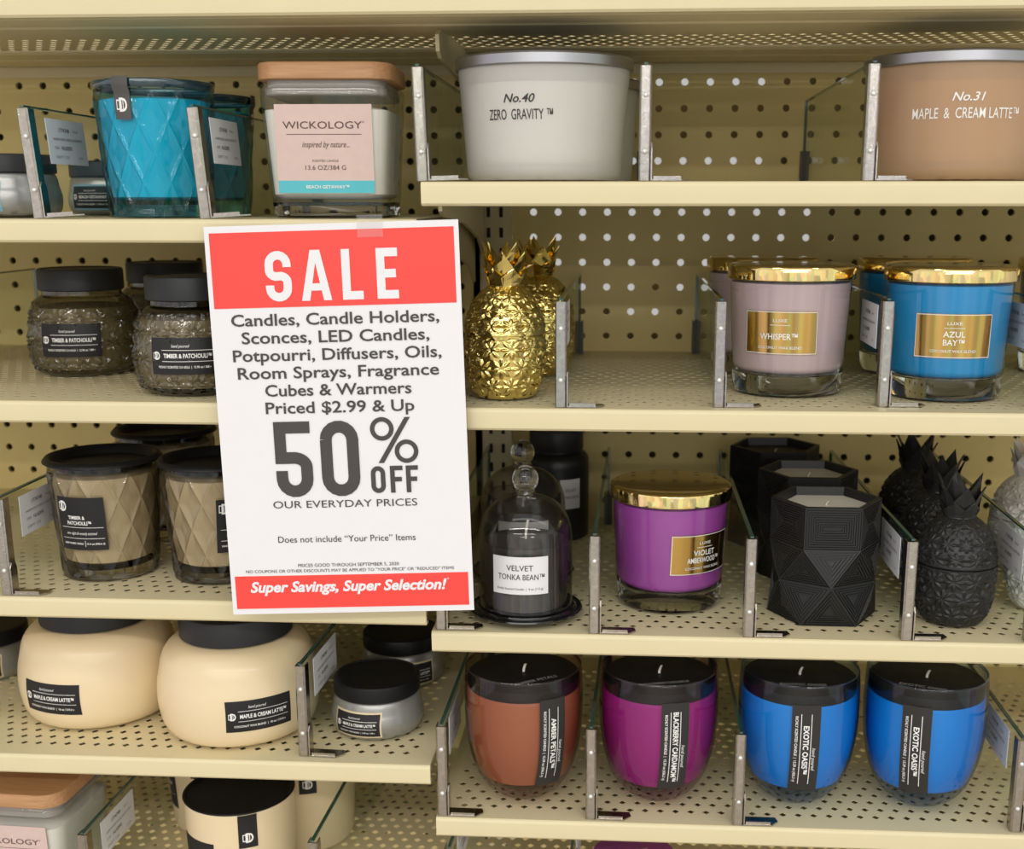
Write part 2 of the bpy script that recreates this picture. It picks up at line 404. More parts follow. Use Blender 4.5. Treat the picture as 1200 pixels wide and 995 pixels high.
LIPH = .0175; P_ = .0127
def deck_mesh(xa, xb):
    """perforated steel deck: staggered rows of diamond holes, 1.2 mm thick, top at z = 0"""
    V = []; F = []
    y0 = FY+.017; rows = int((BACK-.03-y0)/P_); t = .0005; a = .0035
    def quad(*p): b = len(V); V.extend(p); F.append([b+i for i in range(len(p))])
    def slab(x0, x1, ya, yb):
        quad((x0, ya, 0), (x1, ya, 0), (x1, yb, 0), (x0, yb, 0)); quad((x0, yb, -t), (x1, yb, -t), (x1, ya, -t), (x0, ya, -t))
    n = int((xb-xa-.012)/P_); xs = xa+(xb-xa-n*P_)/2
    slab(xa, xb, FY+.002, y0); slab(xa, xb, y0+rows*P_, BACK-.003)
    for r in range(rows):
        off = 0 if r % 2 else P_/2; ya = y0+r*P_; yb = ya+P_; cnt = n-(0 if r % 2 else 1)
        slab(xa, xs+off, ya, yb); slab(xs+off+cnt*P_, xb, ya, yb)
        for i in range(cnt):
            x0 = xs+off+i*P_; x1 = x0+P_; cx = x0+P_/2; cy = ya+P_/2
            b = len(V)
            for z in (0, -t):
                V.extend([(x0, ya, z), (x1, ya, z), (x1, yb, z), (x0, yb, z), (cx, cy-a, z), (cx+a, cy, z), (cx, cy+a, z), (cx-a, cy, z)])
            for f in ([0, 1, 4], [1, 5, 4], [1, 2, 5], [2, 6, 5], [2, 3, 6], [3, 7, 6], [3, 0, 7], [0, 4, 7]):
                F.append([b+k for k in f]); F.append([b+8+k for k in f[::-1]])
            for p, q in ((4, 5), (5, 6), (6, 7), (7, 4)): F.append([b+p, b+q, b+8+q, b+8+p])
    me = bpy.data.meshes.new('deck'); me.from_pydata(V, [], F); me.materials.append(M['cream']); me.update(); return me
def shelf_proto(xa, xb, lx, up=0, chd=.0165, ys=((FY+.012, 1.02), (1.115, 1.21))):
    root = empty('gondola_shelf'); link('deck', deck_mesh(xa, xb), root)
    b = .0035                                                       # the folded front edge
    pr = [(FY+.004, -.0005)]+[(FY+b*(1-math.sin(t)), -b+b*math.cos(t)) for t in (.2, .5, .9, 1.3, PI/2)]+[(FY+.0008, -LIPH*.9), (FY+.0025, -LIPH), (FY+.010, -LIPH-.0003), (FY+.010, -LIPH+.002), (FY+.004, -LIPH+.002)]
    pr = [(y, z+up) for y, z in pr]; m = MB(); m.prism(pr, 'x', xa, xb); m.build('front_lip', M['cream'], root, angle=25)
    for k, (ya, yb, dz) in (('front_channel', ys[0]+(chd,)), ('rear_channel', ys[1]+(chd,))):
        o_ = [(ya, -.0013), (ya, -dz+.002), (ya+.004, -dz), (ya+.04, -dz), (ya+.043, -dz+.0015), (ya+.05, -dz+.0015), (ya+.053, -dz), (yb-.003, -dz), (yb, -dz+.002), (yb, -.0013)]
        in_ = [(y+(.0012 if y < (ya+yb)/2-.04 else -.0012 if y > yb-.01 else 0), z+(.0012 if z < -.004 else 0)) for y, z in o_]
        m = MB()
        for q in range(len(o_)-1): m.prism([o_[q], o_[q+1], in_[q+1], in_[q]], 'x', xa+.004, xb-.004)
        m.build(k, M['cream'], root, angle=25)
    m = MB(); m.box(xa+.004, xb-.004, BACK-.0065, BACK-.0055, -.011, -.0004); m.box(xa+.004, xb-.004, BACK-.0065, BACK-.001, -.0008, -.0002); m.build('rear_flange', M['cream'], root, smooth=False)
    for sx in ((xa+.0015, lx, xb-.0045) if lx else (xa+.0015, xb-.0045)):
        m = MB(); m.prism([(.975, -.010), (.978, -.022), (.99, -.026), (1.12, -.034), (1.22, -.050), (BACK-.016, -.068), (BACK-.016, -.003), (1.0, -.003), (.985, -.005)], 'x', sx, sx+.003)
        m.build('bracket', M['cream'], root, smooth=False)
    return root
zR = [.1357, .0152, -.1521, -.3330, -.4959, -.612]
zL = [.1480, -.0118, -.1502, -.3112, -.4497, -.610]
pt_ = shelf_proto(XL, XR, XM+.003, LIPH-.005, .0048, ((FY+.012, 1.028), (1.128, 1.222))); pr_ = shelf_proto(XM+.001, XR, 0); pl_ = shelf_proto(XL, XM-.003, 0)
rl = ['', 'cream metal shelf under the white and tan bowl candles', 'cream metal shelf under the gold pineapple and the gold lidded candles',
      'cream metal shelf under the glass cloche, faceted black candle and black pineapple jars', 'cream metal shelf under the four egg shaped glass candles', 'lowest cream metal shelf of the right bay, below the egg shaped candles']
ll = ['', 'cream metal shelf under the teal quilted candles and the square wooden lidded jar', 'cream metal shelf under the smoky embossed jars left of the sign',
      'cream metal shelf under the smoky quilted tumblers left of the sign', 'cream metal shelf under the two fat cream jars', 'lowest cream metal shelf of the left bay, under the cream tumblers']
put(pt_, 0, 0, zR[0], 0, 'topmost cream metal shelf seen from below, running over both bays', 'shelf', 'perforated metal shelves')
for i in range(1, 6):
    put(pr_, 0, 0, zR[i], 0, rl[i], 'shelf', 'perforated metal shelves')
    put(pl_, 0, 0, zL[i], 0, ll[i], 'shelf', 'perforated metal shelves')

# ------------------------------------------------------------------ shelf dividers
DH = .081
def divider_proto(side):
    """glass divider with a riveted steel post, a flat foot to the right and a price card on one face (side +1 right, -1 left, 0 none)"""
    root = empty('shelf_divider')
    m = MB(); w, d = .0043, .0105
    m.prism([(-w, .0011), (-w+.0010, 0), (-w+.0016, .0004), (w-.0016, .0004), (w-.0010, 0), (w, .0011), (w, d), (w-.0009, d), (w-.0009, .0016), (-w+.0009, .0016), (-w+.0009, d), (-w, d)], 'z', .0004, DH-.001)
    m.build('post', M['steel'], root, smooth=False)
    for z in (.021, .060):
        m = MB(); m.lathe([(0, .0011), (.0009, .0010), (.0016, .0005), (.0019, 0), (.0019, -.0004)], 16)
        m.V = [(x, -zz-.0001, y+z) for x, y, zz in m.V]; m.build('rivet', M['rivet'], root)
    m = MB()                                                        # folded strip: upright tab against the post and a flat foot with a cut end
    m.prism([(0.0, .0004), (.0105, .0004), (.0105, .022), (.008, .027), (.003, .027), (0, .023)], 'x', w+.0002, w+.0012)
    x0 = w+.0002; L = .0285
    m.prism([(x0, .0002), (x0+L-.006, .0002), (x0+L, .007), (x0+L-.0015, .0135), (x0, .0135)], 'z', .0004, .0014)
    m.prism([(x0+.002, .001), (x0+L-.0065, .001), (x0+L-.0075, .0022), (x0+.002, .0022)], 'z', .0014, .0036)
    m.build('foot_bracket', M['steel'], root, smooth=False)
    g0, g1, t = .0012, BACK-FY-.028, .0014
    m = MB(); z0, z1 = .0015, DH
    m.add([(-t, g0, z0), (-t, g1, z0), (-t, g1, z1), (-t, g0, z1), (t, g0, z0), (t, g1, z0), (t, g1, z1), (t, g0, z1)], [[0, 1, 2, 3], [4, 7, 6, 5]], 0)
    o = m.build('glass_panel', M['glassplate'], root, smooth=False)
    m = MB(); m.box(-t, t, g0, g1, z1-.0002, z1+.0012, 0); m.box(-t, t, g1, g1+.001, z0, z1, 0)
    m.build('glass_edge', M['glassedge'], root, smooth=False)
    m = MB(); m.prism([(-.004, 0), (.004, 0), (.004, .012), (.0026, .012), (.0026, .002), (-.0026, .002), (-.0026, .012), (-.004, .012)], 'z', .0006, .034)
    m.V = [(x, y+g1-.010, z) for x, y, z in m.V]; m.build('rear_clip', M['clip'], root, smooth=False)
    if side:
        # card lies on the glass face, near the front
        def wrap(u, v, off): return (side*(t+.0003+off), .064+(u if side > 0 else -u), .0580+v)
        c = plate('price_card', wrap, .066, .034, M['card'], root, n=2, m=2, off=.0004, thick=.0004)
        c['label'] = 'white price card with grey printing'
        letters('lettering', wrap, [('t', '1774748', -.004, .009, .018, .0030, .02), ('t', 'Retail', .016, .009, .008, .0018), ('t', 'HANDPOURED CANDLE ASSORTMENT', .001, .002, .050, .0020),
                                    ('t', 'CODE', -.020, -.0045, .008, .0020), ('t', 'HL42895', -.003, -.0045, .018, .0029, .02), ('t', 'DEPT 122', -.012, -.0115, .022, .002), ('t', '12 EA', .020, -.0115, .008, .0018)], M['ink'], c, off=.0006)
    return root
dR = divider_proto(1); dL = divider_proto(-1); dN = divider_proto(0)
def divider(kind, z, px, py, lab, back=None, tilt=0, Y=None, shift=0):
    p = atZ(px, py, z) if Y is None else atY(px, py, Y)
    x, y = p.x, (max(p.y, FY+.002) if Y is None else Y)
    rz = 0
    if back:
        a = atZ(back[0], back[1], z+DH); b = atZ(back[2], back[3], z+DH); rz = -math.atan2(b.x-a.x, b.y-a.y)
        lim = .045; rz = max(-lim, min(lim, rz))
    if x > .0: y = y
    return put(kind, x, min(y, FY+.022), z, rz, lab, 'shelf divider', 'glass and steel shelf dividers', tilt)
divider(dR, zL[1], 45, 254, 'glass shelf divider leaning left of the front teal quilted candle, price card on it', tilt=-R(3.8), Y=FY+.004)
divider(dR, zL[1], 240, 253, 'leaning glass divider in front of the second teal candle', tilt=-R(3.6), Y=FY+.004)
divider(dN, zR[1], 495, 211, 'glass divider at the left end of the white bowl candle shelf', tilt=-R(1.6), Y=FY+.004)
divider(dN, zR[1], 755, 211, 'glass divider just right of the white bowl candle', Y=FY+.004)
divider(dN, zR[1], 1018, 210, 'glass divider with steel post in front of the tan bowl candle', Y=FY+.004)
divider(dN, zL[2], -190, 455, 'glass divider at the left edge beside the smoky embossed jars', Y=FY+.02)
divider(dR, zR[2], 657, 478, 'glass divider with price card right of the gold pineapple jars')
divider(dN, zR[2], 842, 478, 'glass divider left of the lilac grey candle with gold lid')
divider(dL, zR[2], 1033, 476, 'glass divider with price card between the lilac grey and azure gold lidded candles')
divider(dL, zR[2], 1217, 480, 'glass divider with price card right of the azure candle, at the photo edge')
divider(dR, zL[3], 8, 698, 'glass divider with price card left of the smoky quilted tumblers')
divider(dN, zR[3], 517, 741, 'glass divider left of the cloche, its post partly behind the sale sign', Y=FY+.004)
divider(dN, zR[3], 696, 743, 'glass divider between the glass cloche and the violet candle', (696, 629, 712, 533))
divider(dN, zR[3], 878, 750, 'glass divider between the violet candle and the faceted black candle', (878, 634, 843, 535))
divider(dL, zR[3], 1063, 752, 'glass divider with price card between the faceted black candle and black pineapple jar', (1065, 634, 977, 537))
divider(dL, zR[3], 1210, 756, 'glass divider between the black and the white pineapple jars')
divider(dR, zL[4], 356, 887, 'glass divider with price card between a fat cream jar and the small silver jars', (349, 778, 400, 731))
divider(dR, zL[4], -230, 866, 'glass divider cut off by the photo edge left of the fat cream jars')
divider(dR, zR[4], 517, 963, 'glass divider with price card left of the brown egg shaped candle', (515, 852, 545, 773))
divider(dN, zR[4], 692, 961, 'glass divider between the brown and the plum egg shaped candles', (692, 849, 699.5, 794))
divider(dN, zR[4], 865, 970, 'glass divider between the plum and the first blue egg shaped candle', (863, 859, 847, 776))
divider(dL, zR[4], 1190, 976, 'glass divider with price card right of the last blue egg shaped candle')
def low_divider(kind, z, top, lab):
    a = atZ(top[0], top[1], z+DH); b = atZ(top[2], top[3], z+DH); rz = -math.atan2(b.x-a.x, b.y-a.y); rz = max(-.03, min(.03, rz))
    d = (FY+.012-a.y); put(kind, a.x-math.sin(rz)*d, a.y+d, z, rz, lab, 'shelf divider', 'glass and steel shelf dividers')
low_divider(dR, zL[5], (97, 976, 165, 907), 'glass divider with price card right of the low square wooden lidded jar')
low_divider(dN, zL[5], (361, 995, 410, 913), 'glass divider right of the cream tumblers on the lowest shelf')
low_divider(dR, zR[5], (528, 989, 540, 960), 'low glass divider peeking out under the brown egg shaped candle')
low_divider(dR, zR[5], (671, 990, 678, 960), 'low glass divider peeking out under the plum egg shaped candle')

# ------------------------------------------------------------------ candles
TM = '\u2122'
def slim(o, k):
    for c in kids(o):
        if c.type == 'MESH':
            for v in c.data.vertices: v.co.x *= k; v.co.y *= k
            c.data.update()
        slim(c, k)
    return o
def front(proto, C, z, label, cat, lab_px=None, R_=None, group=None):
    return put(proto, C[0], C[1], z, turn(C, R_, *lab_px) if lab_px else 0, label, cat, group)
def wick(parent, z0, z1, r=.0011, lean=.002):
    m = MB(); V = []; seg = 8
    for k in range(5):
        t = k/4; m.V += [(lean*t*t+r*math.cos(2*PI*i/seg), r*math.sin(2*PI*i/seg), z0+(z1-z0)*t) for i in range(seg)]
    for k in range(4):
        for i in range(seg): a = k*seg+i; b = k*seg+(i+1) % seg; m.F.append([a, b, b+seg, a+seg])
    m.F.append([4*seg+i for i in range(seg)]); m.M = [0]*len(m.F)
    return m.build('wick', M['wick'], parent)
def luxe(name, waxm, lines):
    """straight glass tumbler on a thick clear foot, polished gold lid, gold foil label"""
    root = empty(name); H = .1045
    rf = lambda z: .0462+.0048*z/.095
    m = MB(); m.lathe([(0, .001), (.040, .001), (.0445, .0022), (rf(.006), .006), (rf(.0195), .0195), (rf(.02)-.0028, .0185), (.038, .0170), (0, .0165)], 72); m.build('glass_foot', M['clearsolid'], root)
    m = MB(); m.lathe([(0, .0172), (.040, .0178), (rf(.02)-.0022, .021), (rf(.023)-.0006, .0245), (rf(.09)-.0006, .090), (.044, .0925), (0, .0925)], 72); m.build('wax', waxm, root)
    m = MB(); m.lathe([(rf(.018)+.00005, .018), (rf(.04)+.00005, .04), (rf(.094)+.00005, .094)], 72); m.build('glass_wall', M['clear'], root)
    m = MB(); m.lathe([(.0505, .0925), (.0530, .0925), (.0536, .0931), (.0536, .1008), (.0531, .1028), (.0515, .1040), (.049, .1045), (.03, .1050), (0, .1052)], 96); m.build('lid', M['gold'], root, angle=30)
    w = cyl(rf, .0525); lb = plate('label', w, .062, .034, M['goldlabel'], root); lb['label'] = 'gold foil label'
    items = [('t', 'LUXE', 0, .0098, .0115, .0023, .004), ('r', 0, .0062, .016, .0004)]
    if len(lines) == 1: items += [('t', lines[0], -.001, -.0028, .031, .0045, .012)]
    else: items += [('t', lines[0], 0, .0015, .017 if len(lines[0]) < 5 else .022, .0043, .012), ('t', lines[1], 0, -.0048, .0165 if len(lines[1]) < 6 else .033, .0043, .012)]
    items += [('t', 'COCONUT WAX BLEND', 0, -.0115, .036, .0021, .004)]
    for s in (-1, 1): items += [('r', 0, s*.0163, .061, .0005), ('r', s*.0303, 0, .0005, .033)]
    letters('lettering', w, items, M['white_ink'], lb, off=.0006)
    return root
def turn(C, rad, px, py): return hit(px, py, C, rad)[0]
def std(proto, px, pb, z, rb, label, cat, lab_px=None, R_=None, group=None):
    C = foot(px, pb, z, rb)
    rz = turn(C, R_ or rb, *lab_px) if lab_px else 0
    return put(proto, C[0], C[1], z, rz, label, cat, group)
def back(proto, px, Y, z, rz, label, cat, group=None):
    y0 = 240+abs(z)/Y*1418 if z < 0 else 230
    return put(proto, atY(px, y0-60, Y).x, Y, z, rz, label, cat, group)
GL = 'gold lidded glass candles'
c_wh = luxe('lidded_candle', M['wx_whisper'], ['WHISPER'+TM]); slim(c_wh, 0.955)
front(c_wh, (.1305, 1.005), zR[2], 'lilac grey glass candle with gold lid and WHISPER label', 'candle', (914, 383), .047, GL)
back(c_wh, 892, 1.135, zR[2], .3, 'lilac grey gold lidded candle standing behind the front lilac grey one', 'candle', GL)
c_az = luxe('lidded_candle', M['wx_azul'], ['AZUL', 'BAY'+TM]); slim(c_az, 0.955)
front(c_az, (.2536, .990), zR[2], 'azure blue glass candle with gold lid and AZUL BAY label', 'candle', (1119, 384), .047, GL)
back(c_az, 1068, 1.14, zR[2], -.2, 'azure gold lidded candle half hidden behind the front azure one', 'candle', GL)
c_nv = luxe('lidded_candle', M['wx_navy'], ['AZUL', 'BAY'+TM]); slim(c_nv, 0.955)
back(c_nv, 1258, 1.14, zR[2], -.35, 'dark navy gold lidded candle at the edge right of the azure ones', 'candle', GL)
c_vi = luxe('lidded_candle', M['wx_violet'], ['VIOLET', 'AMBERWOOD'+TM]); slim(c_vi, 0.955)
front(c_vi, (.0370, .998), zR[3], 'violet glass candle with gold lid, label turned to its right side', 'candle', (826, 640), .047, GL)

def bowl(name, fr, wx, a, b, ink, wa, wb):
    """wide frosted bowl candle with a satin metal rim lid"""
    root = empty(name); rf = lambda z: .0625+.0065*(z/.083)**1.2
    p = [(0, .0006), (.052, .0006), (.059, .0016), (.0622, .005)]+[(rf(z), z) for z in (.01, .02, .035, .05, .065, .0835)]
    m = MB(); m.lathe(p, 96); m.build('glass_bowl', fr, root)
    m = MB(); m.lathe([(0, .014), (.056, .014), (.0595, .017)]+[(rf(z)-.003, z) for z in (.02, .04, .06, .0715)]+[(.055, .0725), (0, .0722)], 96); m.build('wax', wx, root)
    m = MB(); m.lathe([(.067, .0835), (.0712, .0835), (.0717, .0842), (.0717, .0908), (.0708, .0922), (.068, .0929), (.04, .0932), (0, .0932)], 96); m.build('lid', M['silverlid'], root, angle=30)
    w = cyl(rf, .0525)
    letters('lettering', w, [('t', a, 0, .0072, wa, .0058, .012, .28), ('t', b, 0, -.0042, wb, .0072, .004)], ink, root, off=.0004)
    return root
b40 = bowl('bowl_candle', M['frost'], M['wx_white'], 'No.40', 'ZERO  GRAVITY '+TM, M['black_ink'], .025, .052); slim(b40, 0.97)
def at1(px, Y): return atY(px, 180, Y).x
put(b40, -.0691, .990, zR[1], turn((-.0691, .990), .065, 608, 147), 'large white frosted bowl candle marked ZERO GRAVITY with grey metal lid', 'candle', 'frosted bowl candles')
put(b40, at1(664, 1.17), 1.17, zR[1], .0, 'white frosted bowl candle nearly hidden behind the front white one', 'candle', 'frosted bowl candles')
b31 = bowl('bowl_candle', M['frosttan'], M['wx_latte'], 'No.31', 'MAPLE  &  CREAM LATTE'+TM, M['white_ink'], .024, .082); slim(b31, 0.97)
put(b31, at1(1114, .997), .997, zR[1], turn((at1(1114, .997), .997), .067, 1134, 147), 'large tan frosted bowl candle marked MAPLE & CREAM LATTE with grey metal lid', 'candle', 'frosted bowl candles')

def quilted(name, gm, wx, foot_m, lid_m, label=True, seal=True):
    """tumbler pressed with long diamonds"""
    root = empty(name); H = .099; nd = 13
    rb = lambda z: .0435+.0062*min(1, z/.085)
    def relief(t, z, r):
        if z < .003 or z > .0935: return 0
        u = t/(2*PI)*nd; v = (z-.004)/.0445
        a = (u+v) % 1; b = (u-v) % 1
        ea = min(a, 1-a); eb = min(b, 1-b); e = min(ea, eb)
        ridge = max(0, 1-e/.07)*.0011
        k = min(1, min(z-.003, .0935-z)/.004)
        return (ridge-.0016*min(1, e/.30)**.8)*k
    m = MB(); zs = [.0012+(.0955-.0012)*i/96 for i in range(97)]
    m.lathe([(rb(.001)-.002, .0008)]+[(rb(z), z) for z in zs]+[(rb(.0955), .099)], 312, fn=relief); g = m.build('glass_wall', gm, root, angle=60)
    m = MB(); m.lathe([(0, .0008), (rb(0)-.0030, .0010), (rb(0)-.0028, .010), (0, .009)], 64); m.build('glass_foot', foot_m, root)
    m = MB(); m.lathe([(0, .0135), (.034, .0135), (rb(.012)-.0045, .016)]+[(rb(z)-.0036, z) for z in (.03, .05, .07, .0885)]+[(.040, .0900), (0, .0900)], 64); m.build('wax', wx, root)
    if lid_m:
        m = MB(); m.lathe([(0, .0935), (.0435, .0935), (.0455, .096), (.0465, .1000), (.0500, .1005), (.0530, .0985), (.0537, .0990), (.0535, .1002), (.0508, .1030), (.0490, .1032), (.0470, .1022), (.0450, .0985), (.0430, .0955), (0, .0955)], 96); m.build('dish_lid', lid_m, root, angle=50)
    else:
        m = MB(); m.lathe([(rb(.09)-.001, .0965), (.0500, .0965), (.0512, .0985), (.0515, .1010), (.0509, .1026), (.0498, .1030), (.0484, .1024), (.0478, .099), (rb(.09)-.001, .0965)], 96); m.build('rim', M['teal_dark'], root)
    if label:
        w = cyl(lambda z: rb(z)+.0009, .052); lb = plate('label', w, .047, .0455, M['label_black'], root, n=16); lb['label'] = 'black paper label'
        letters('lettering', w, [('d', -.0165, .0150, .0085), ('t', 'TIMBER &', -.003, .0055, .0165, .0028, .025), ('t', 'PATCHOULI'+TM, -.001, .0008, .0235, .0030, .025), ('r', .0005, -.0030, .041, .0004),
                                 ('t', 'rare night & woody scented', 0, -.0080, .030, .0024, .0, .3), ('r', .0005, -.0125, .041, .0004), ('t', 'HAND POURED CANDLE', -.009, -.0170, .0205, .0016, .02), ('r', .0032, -.0170, .0004, .0055), ('t', '15.4 oz (436.6 g)', .0125, -.0170, .016, .0016, .02)], M['white_ink'], lb, off=.0006)
    if seal:
        w = cyl(lambda z: rb(z)+.0012 if z < .096 else .0531, .0885); sl = plate('seal', w, .0145, .031, M['label_seal'], root, n=5, m=8); sl['label'] = 'dark grey paper seal'
        letters('lettering', w, [('d', 0, -.005, .0095)], M['white_ink'], sl, off=.0006)
    return root
M['teal_dark'] = mat('teal_rim', (.006, .035, .05), .12, coat=.6, spec=.8)
M['label_seal'] = mat('grey_seal', (.075, .07, .065), .5)
tq = quilted('quilted_candle', M['teal'], M['wx_teal'], M['smokesolid'], None, label=False); slim(tq, 0.905)
Ct = (-.3757, .975)
put(tq, Ct[0], Ct[1], zL[1], turn(Ct, .046, 142, 108), 'bright teal diamond quilted glass candle with grey seal over its rim', 'candle', 'teal quilted candles')
put(tq, at1(238, 1.105), 1.105, zL[1], 1.6, 'second teal quilted candle behind the front one, seen through the divider glass', 'candle', 'teal quilted candles')
tp = quilted('quilted_candle', M['smoke'], M['wx_beige'], M['smokesolid'], M['lid_black'], label=True, seal=False); slim(tp, 0.905)
GT = 'smoky quilted tumblers'
front(tp, (-.4470, .985), zL[3], 'leftmost smoky quilted tumbler with black dish lid and full TIMBER & PATCHOULI label', 'candle', (92, 611), .0455, GT)
front(tp, (-.3480, .982), zL[3], 'smoky quilted tumbler beside the sign, label turned away to the right', 'candle', (285, 610), .0455, GT)
back(tp, 198, 1.112, zL[3], 1.0, 'smoky quilted tumbler behind the front two, only its black dish lid showing', 'candle', GT)

def square_jar(name):
    root = empty(name)
    def ring(hw, r, z, seg=8):
        P = []
        for cx, cy, a0 in ((1, -1, -90), (1, 1, 0), (-1, 1, 90), (-1, -1, 180)):
            for k in range(seg+1):
                t = R(a0+90*k/seg); P.append((cx*(hw-r)+r*math.cos(t), cy*(hw-r)+r*math.sin(t), z))
        return P
    def loft(rings, caps=True):
        m = MB(); n = len(rings[0]); V = [v for r in rings for v in r]; F = []
        for j in range(len(rings)-1):
            for i in range(n): F.append([j*n+i, j*n+(i+1) % n, (j+1)*n+(i+1) % n, (j+1)*n+i])
        if caps: F += [list(range(n))[::-1], list(range((len(rings)-1)*n, len(rings)*n))]
        m.add(V, F); return m
    hw = lambda z: .0445+.0060*z/.1
    loft([ring(hw(0)-.003, .010, .0008), ring(hw(0)-.0008, .012, .002), ring(hw(0), .013, .004), ring(hw(.012), .014, .012), ring(hw(.012)-.003, .012, .0115), ring(hw(.01)-.005, .01, .0095)]).build('glass_foot', M['clearsolid'], root)
    loft([ring(hw(z), .015, z) for z in (.010, .03, .06, .09)]+[ring(hw(.097)-.0003, .016, .097), ring(hw(.099)-.002, .016, .0995)], False).build('glass_wall', M['clear'], root)
    loft([ring(hw(.01)-.0060, .012, .0145)]+[ring(hw(z)-.0022, .013, z) for z in (.018, .04, .06, .0800)]+[ring(hw(.07)-.010, .01, .0820)]).build('wax', M['wx_white'], root)
    loft([ring(.0500, .018, .1015), ring(.0512, .0190, .1022), ring(.0512, .0190, .1128), ring(.0504, .0182, .1140)]).build('lid', M['wood'], root)
    loft([ring(.0455, .014, .0905), ring(.0465, .015, .0915), ring(.0465, .015, .0955), ring(.0455, .014, .0965), ring(.0455, .014, .1015)]).build('lid_seal', M['silicone'], root)
    def wrap(u, v, off):
        z = .0512+v; return (u, -hw(z)-off, z)
    lb = plate('label', wrap, .0735, .0650, M['pinkpaper'], root, n=2, m=4); lb['label'] = 'blush pink paper label with aqua band'
    b = plate('band', wrap, .0735, .0092, M['aqua'], lb, v0=-.0277, off=.0005, n=2, m=1, thick=.0003); b['label'] = 'aqua stripe'
    letters('lettering', wrap, [('t', 'WICKOLOGY', -.001, .0175, .0600, .0051, .002), ('t', '\u00ae', .0300, .0195, .0015, .0012), ('r', 0, .0108, .0570, .0004), ('t', 'inspired by nature...', .001, .0035, .036, .0042, 0, .35),
                                ('t', 'SCENTED CANDLE', 0, -.0085, .0200, .0015), ('t', '13.6 OZ/384 G', 0, -.0135, .0310, .0033)], M['brownink'], lb, off=.0006)
    letters('lettering', wrap, [('t', 'BEACH GETAWAY'+TM, .001, -.0277, .033, .0023, .015)], M['white_ink'], b, off=.0009)
    return root
M['silicone'] = thin('clear_seal', (.9, .88, .85), (.6, .58, .55), .05, .2, body=.45, bcol=(.6, .55, .5))
M['brownink'] = mat('brown_ink', (.11, .055, .05), .6)
sj = square_jar('square_jar_candle')
put(sj, at1(395, .986), .986, zL[1], R(2.5), 'square glass jar candle with wooden lid and pink BEACH GETAWAY label, above the sign', 'candle', 'wooden lidded square candles')
pc = atZ(62, 945, zL[5]+.1025)
put(sj, -.532, .973, zL[5], R(-3), 'square wooden lidded jar candle in the bottom left corner, cut off by the frame', 'candle', 'wooden lidded square candles')

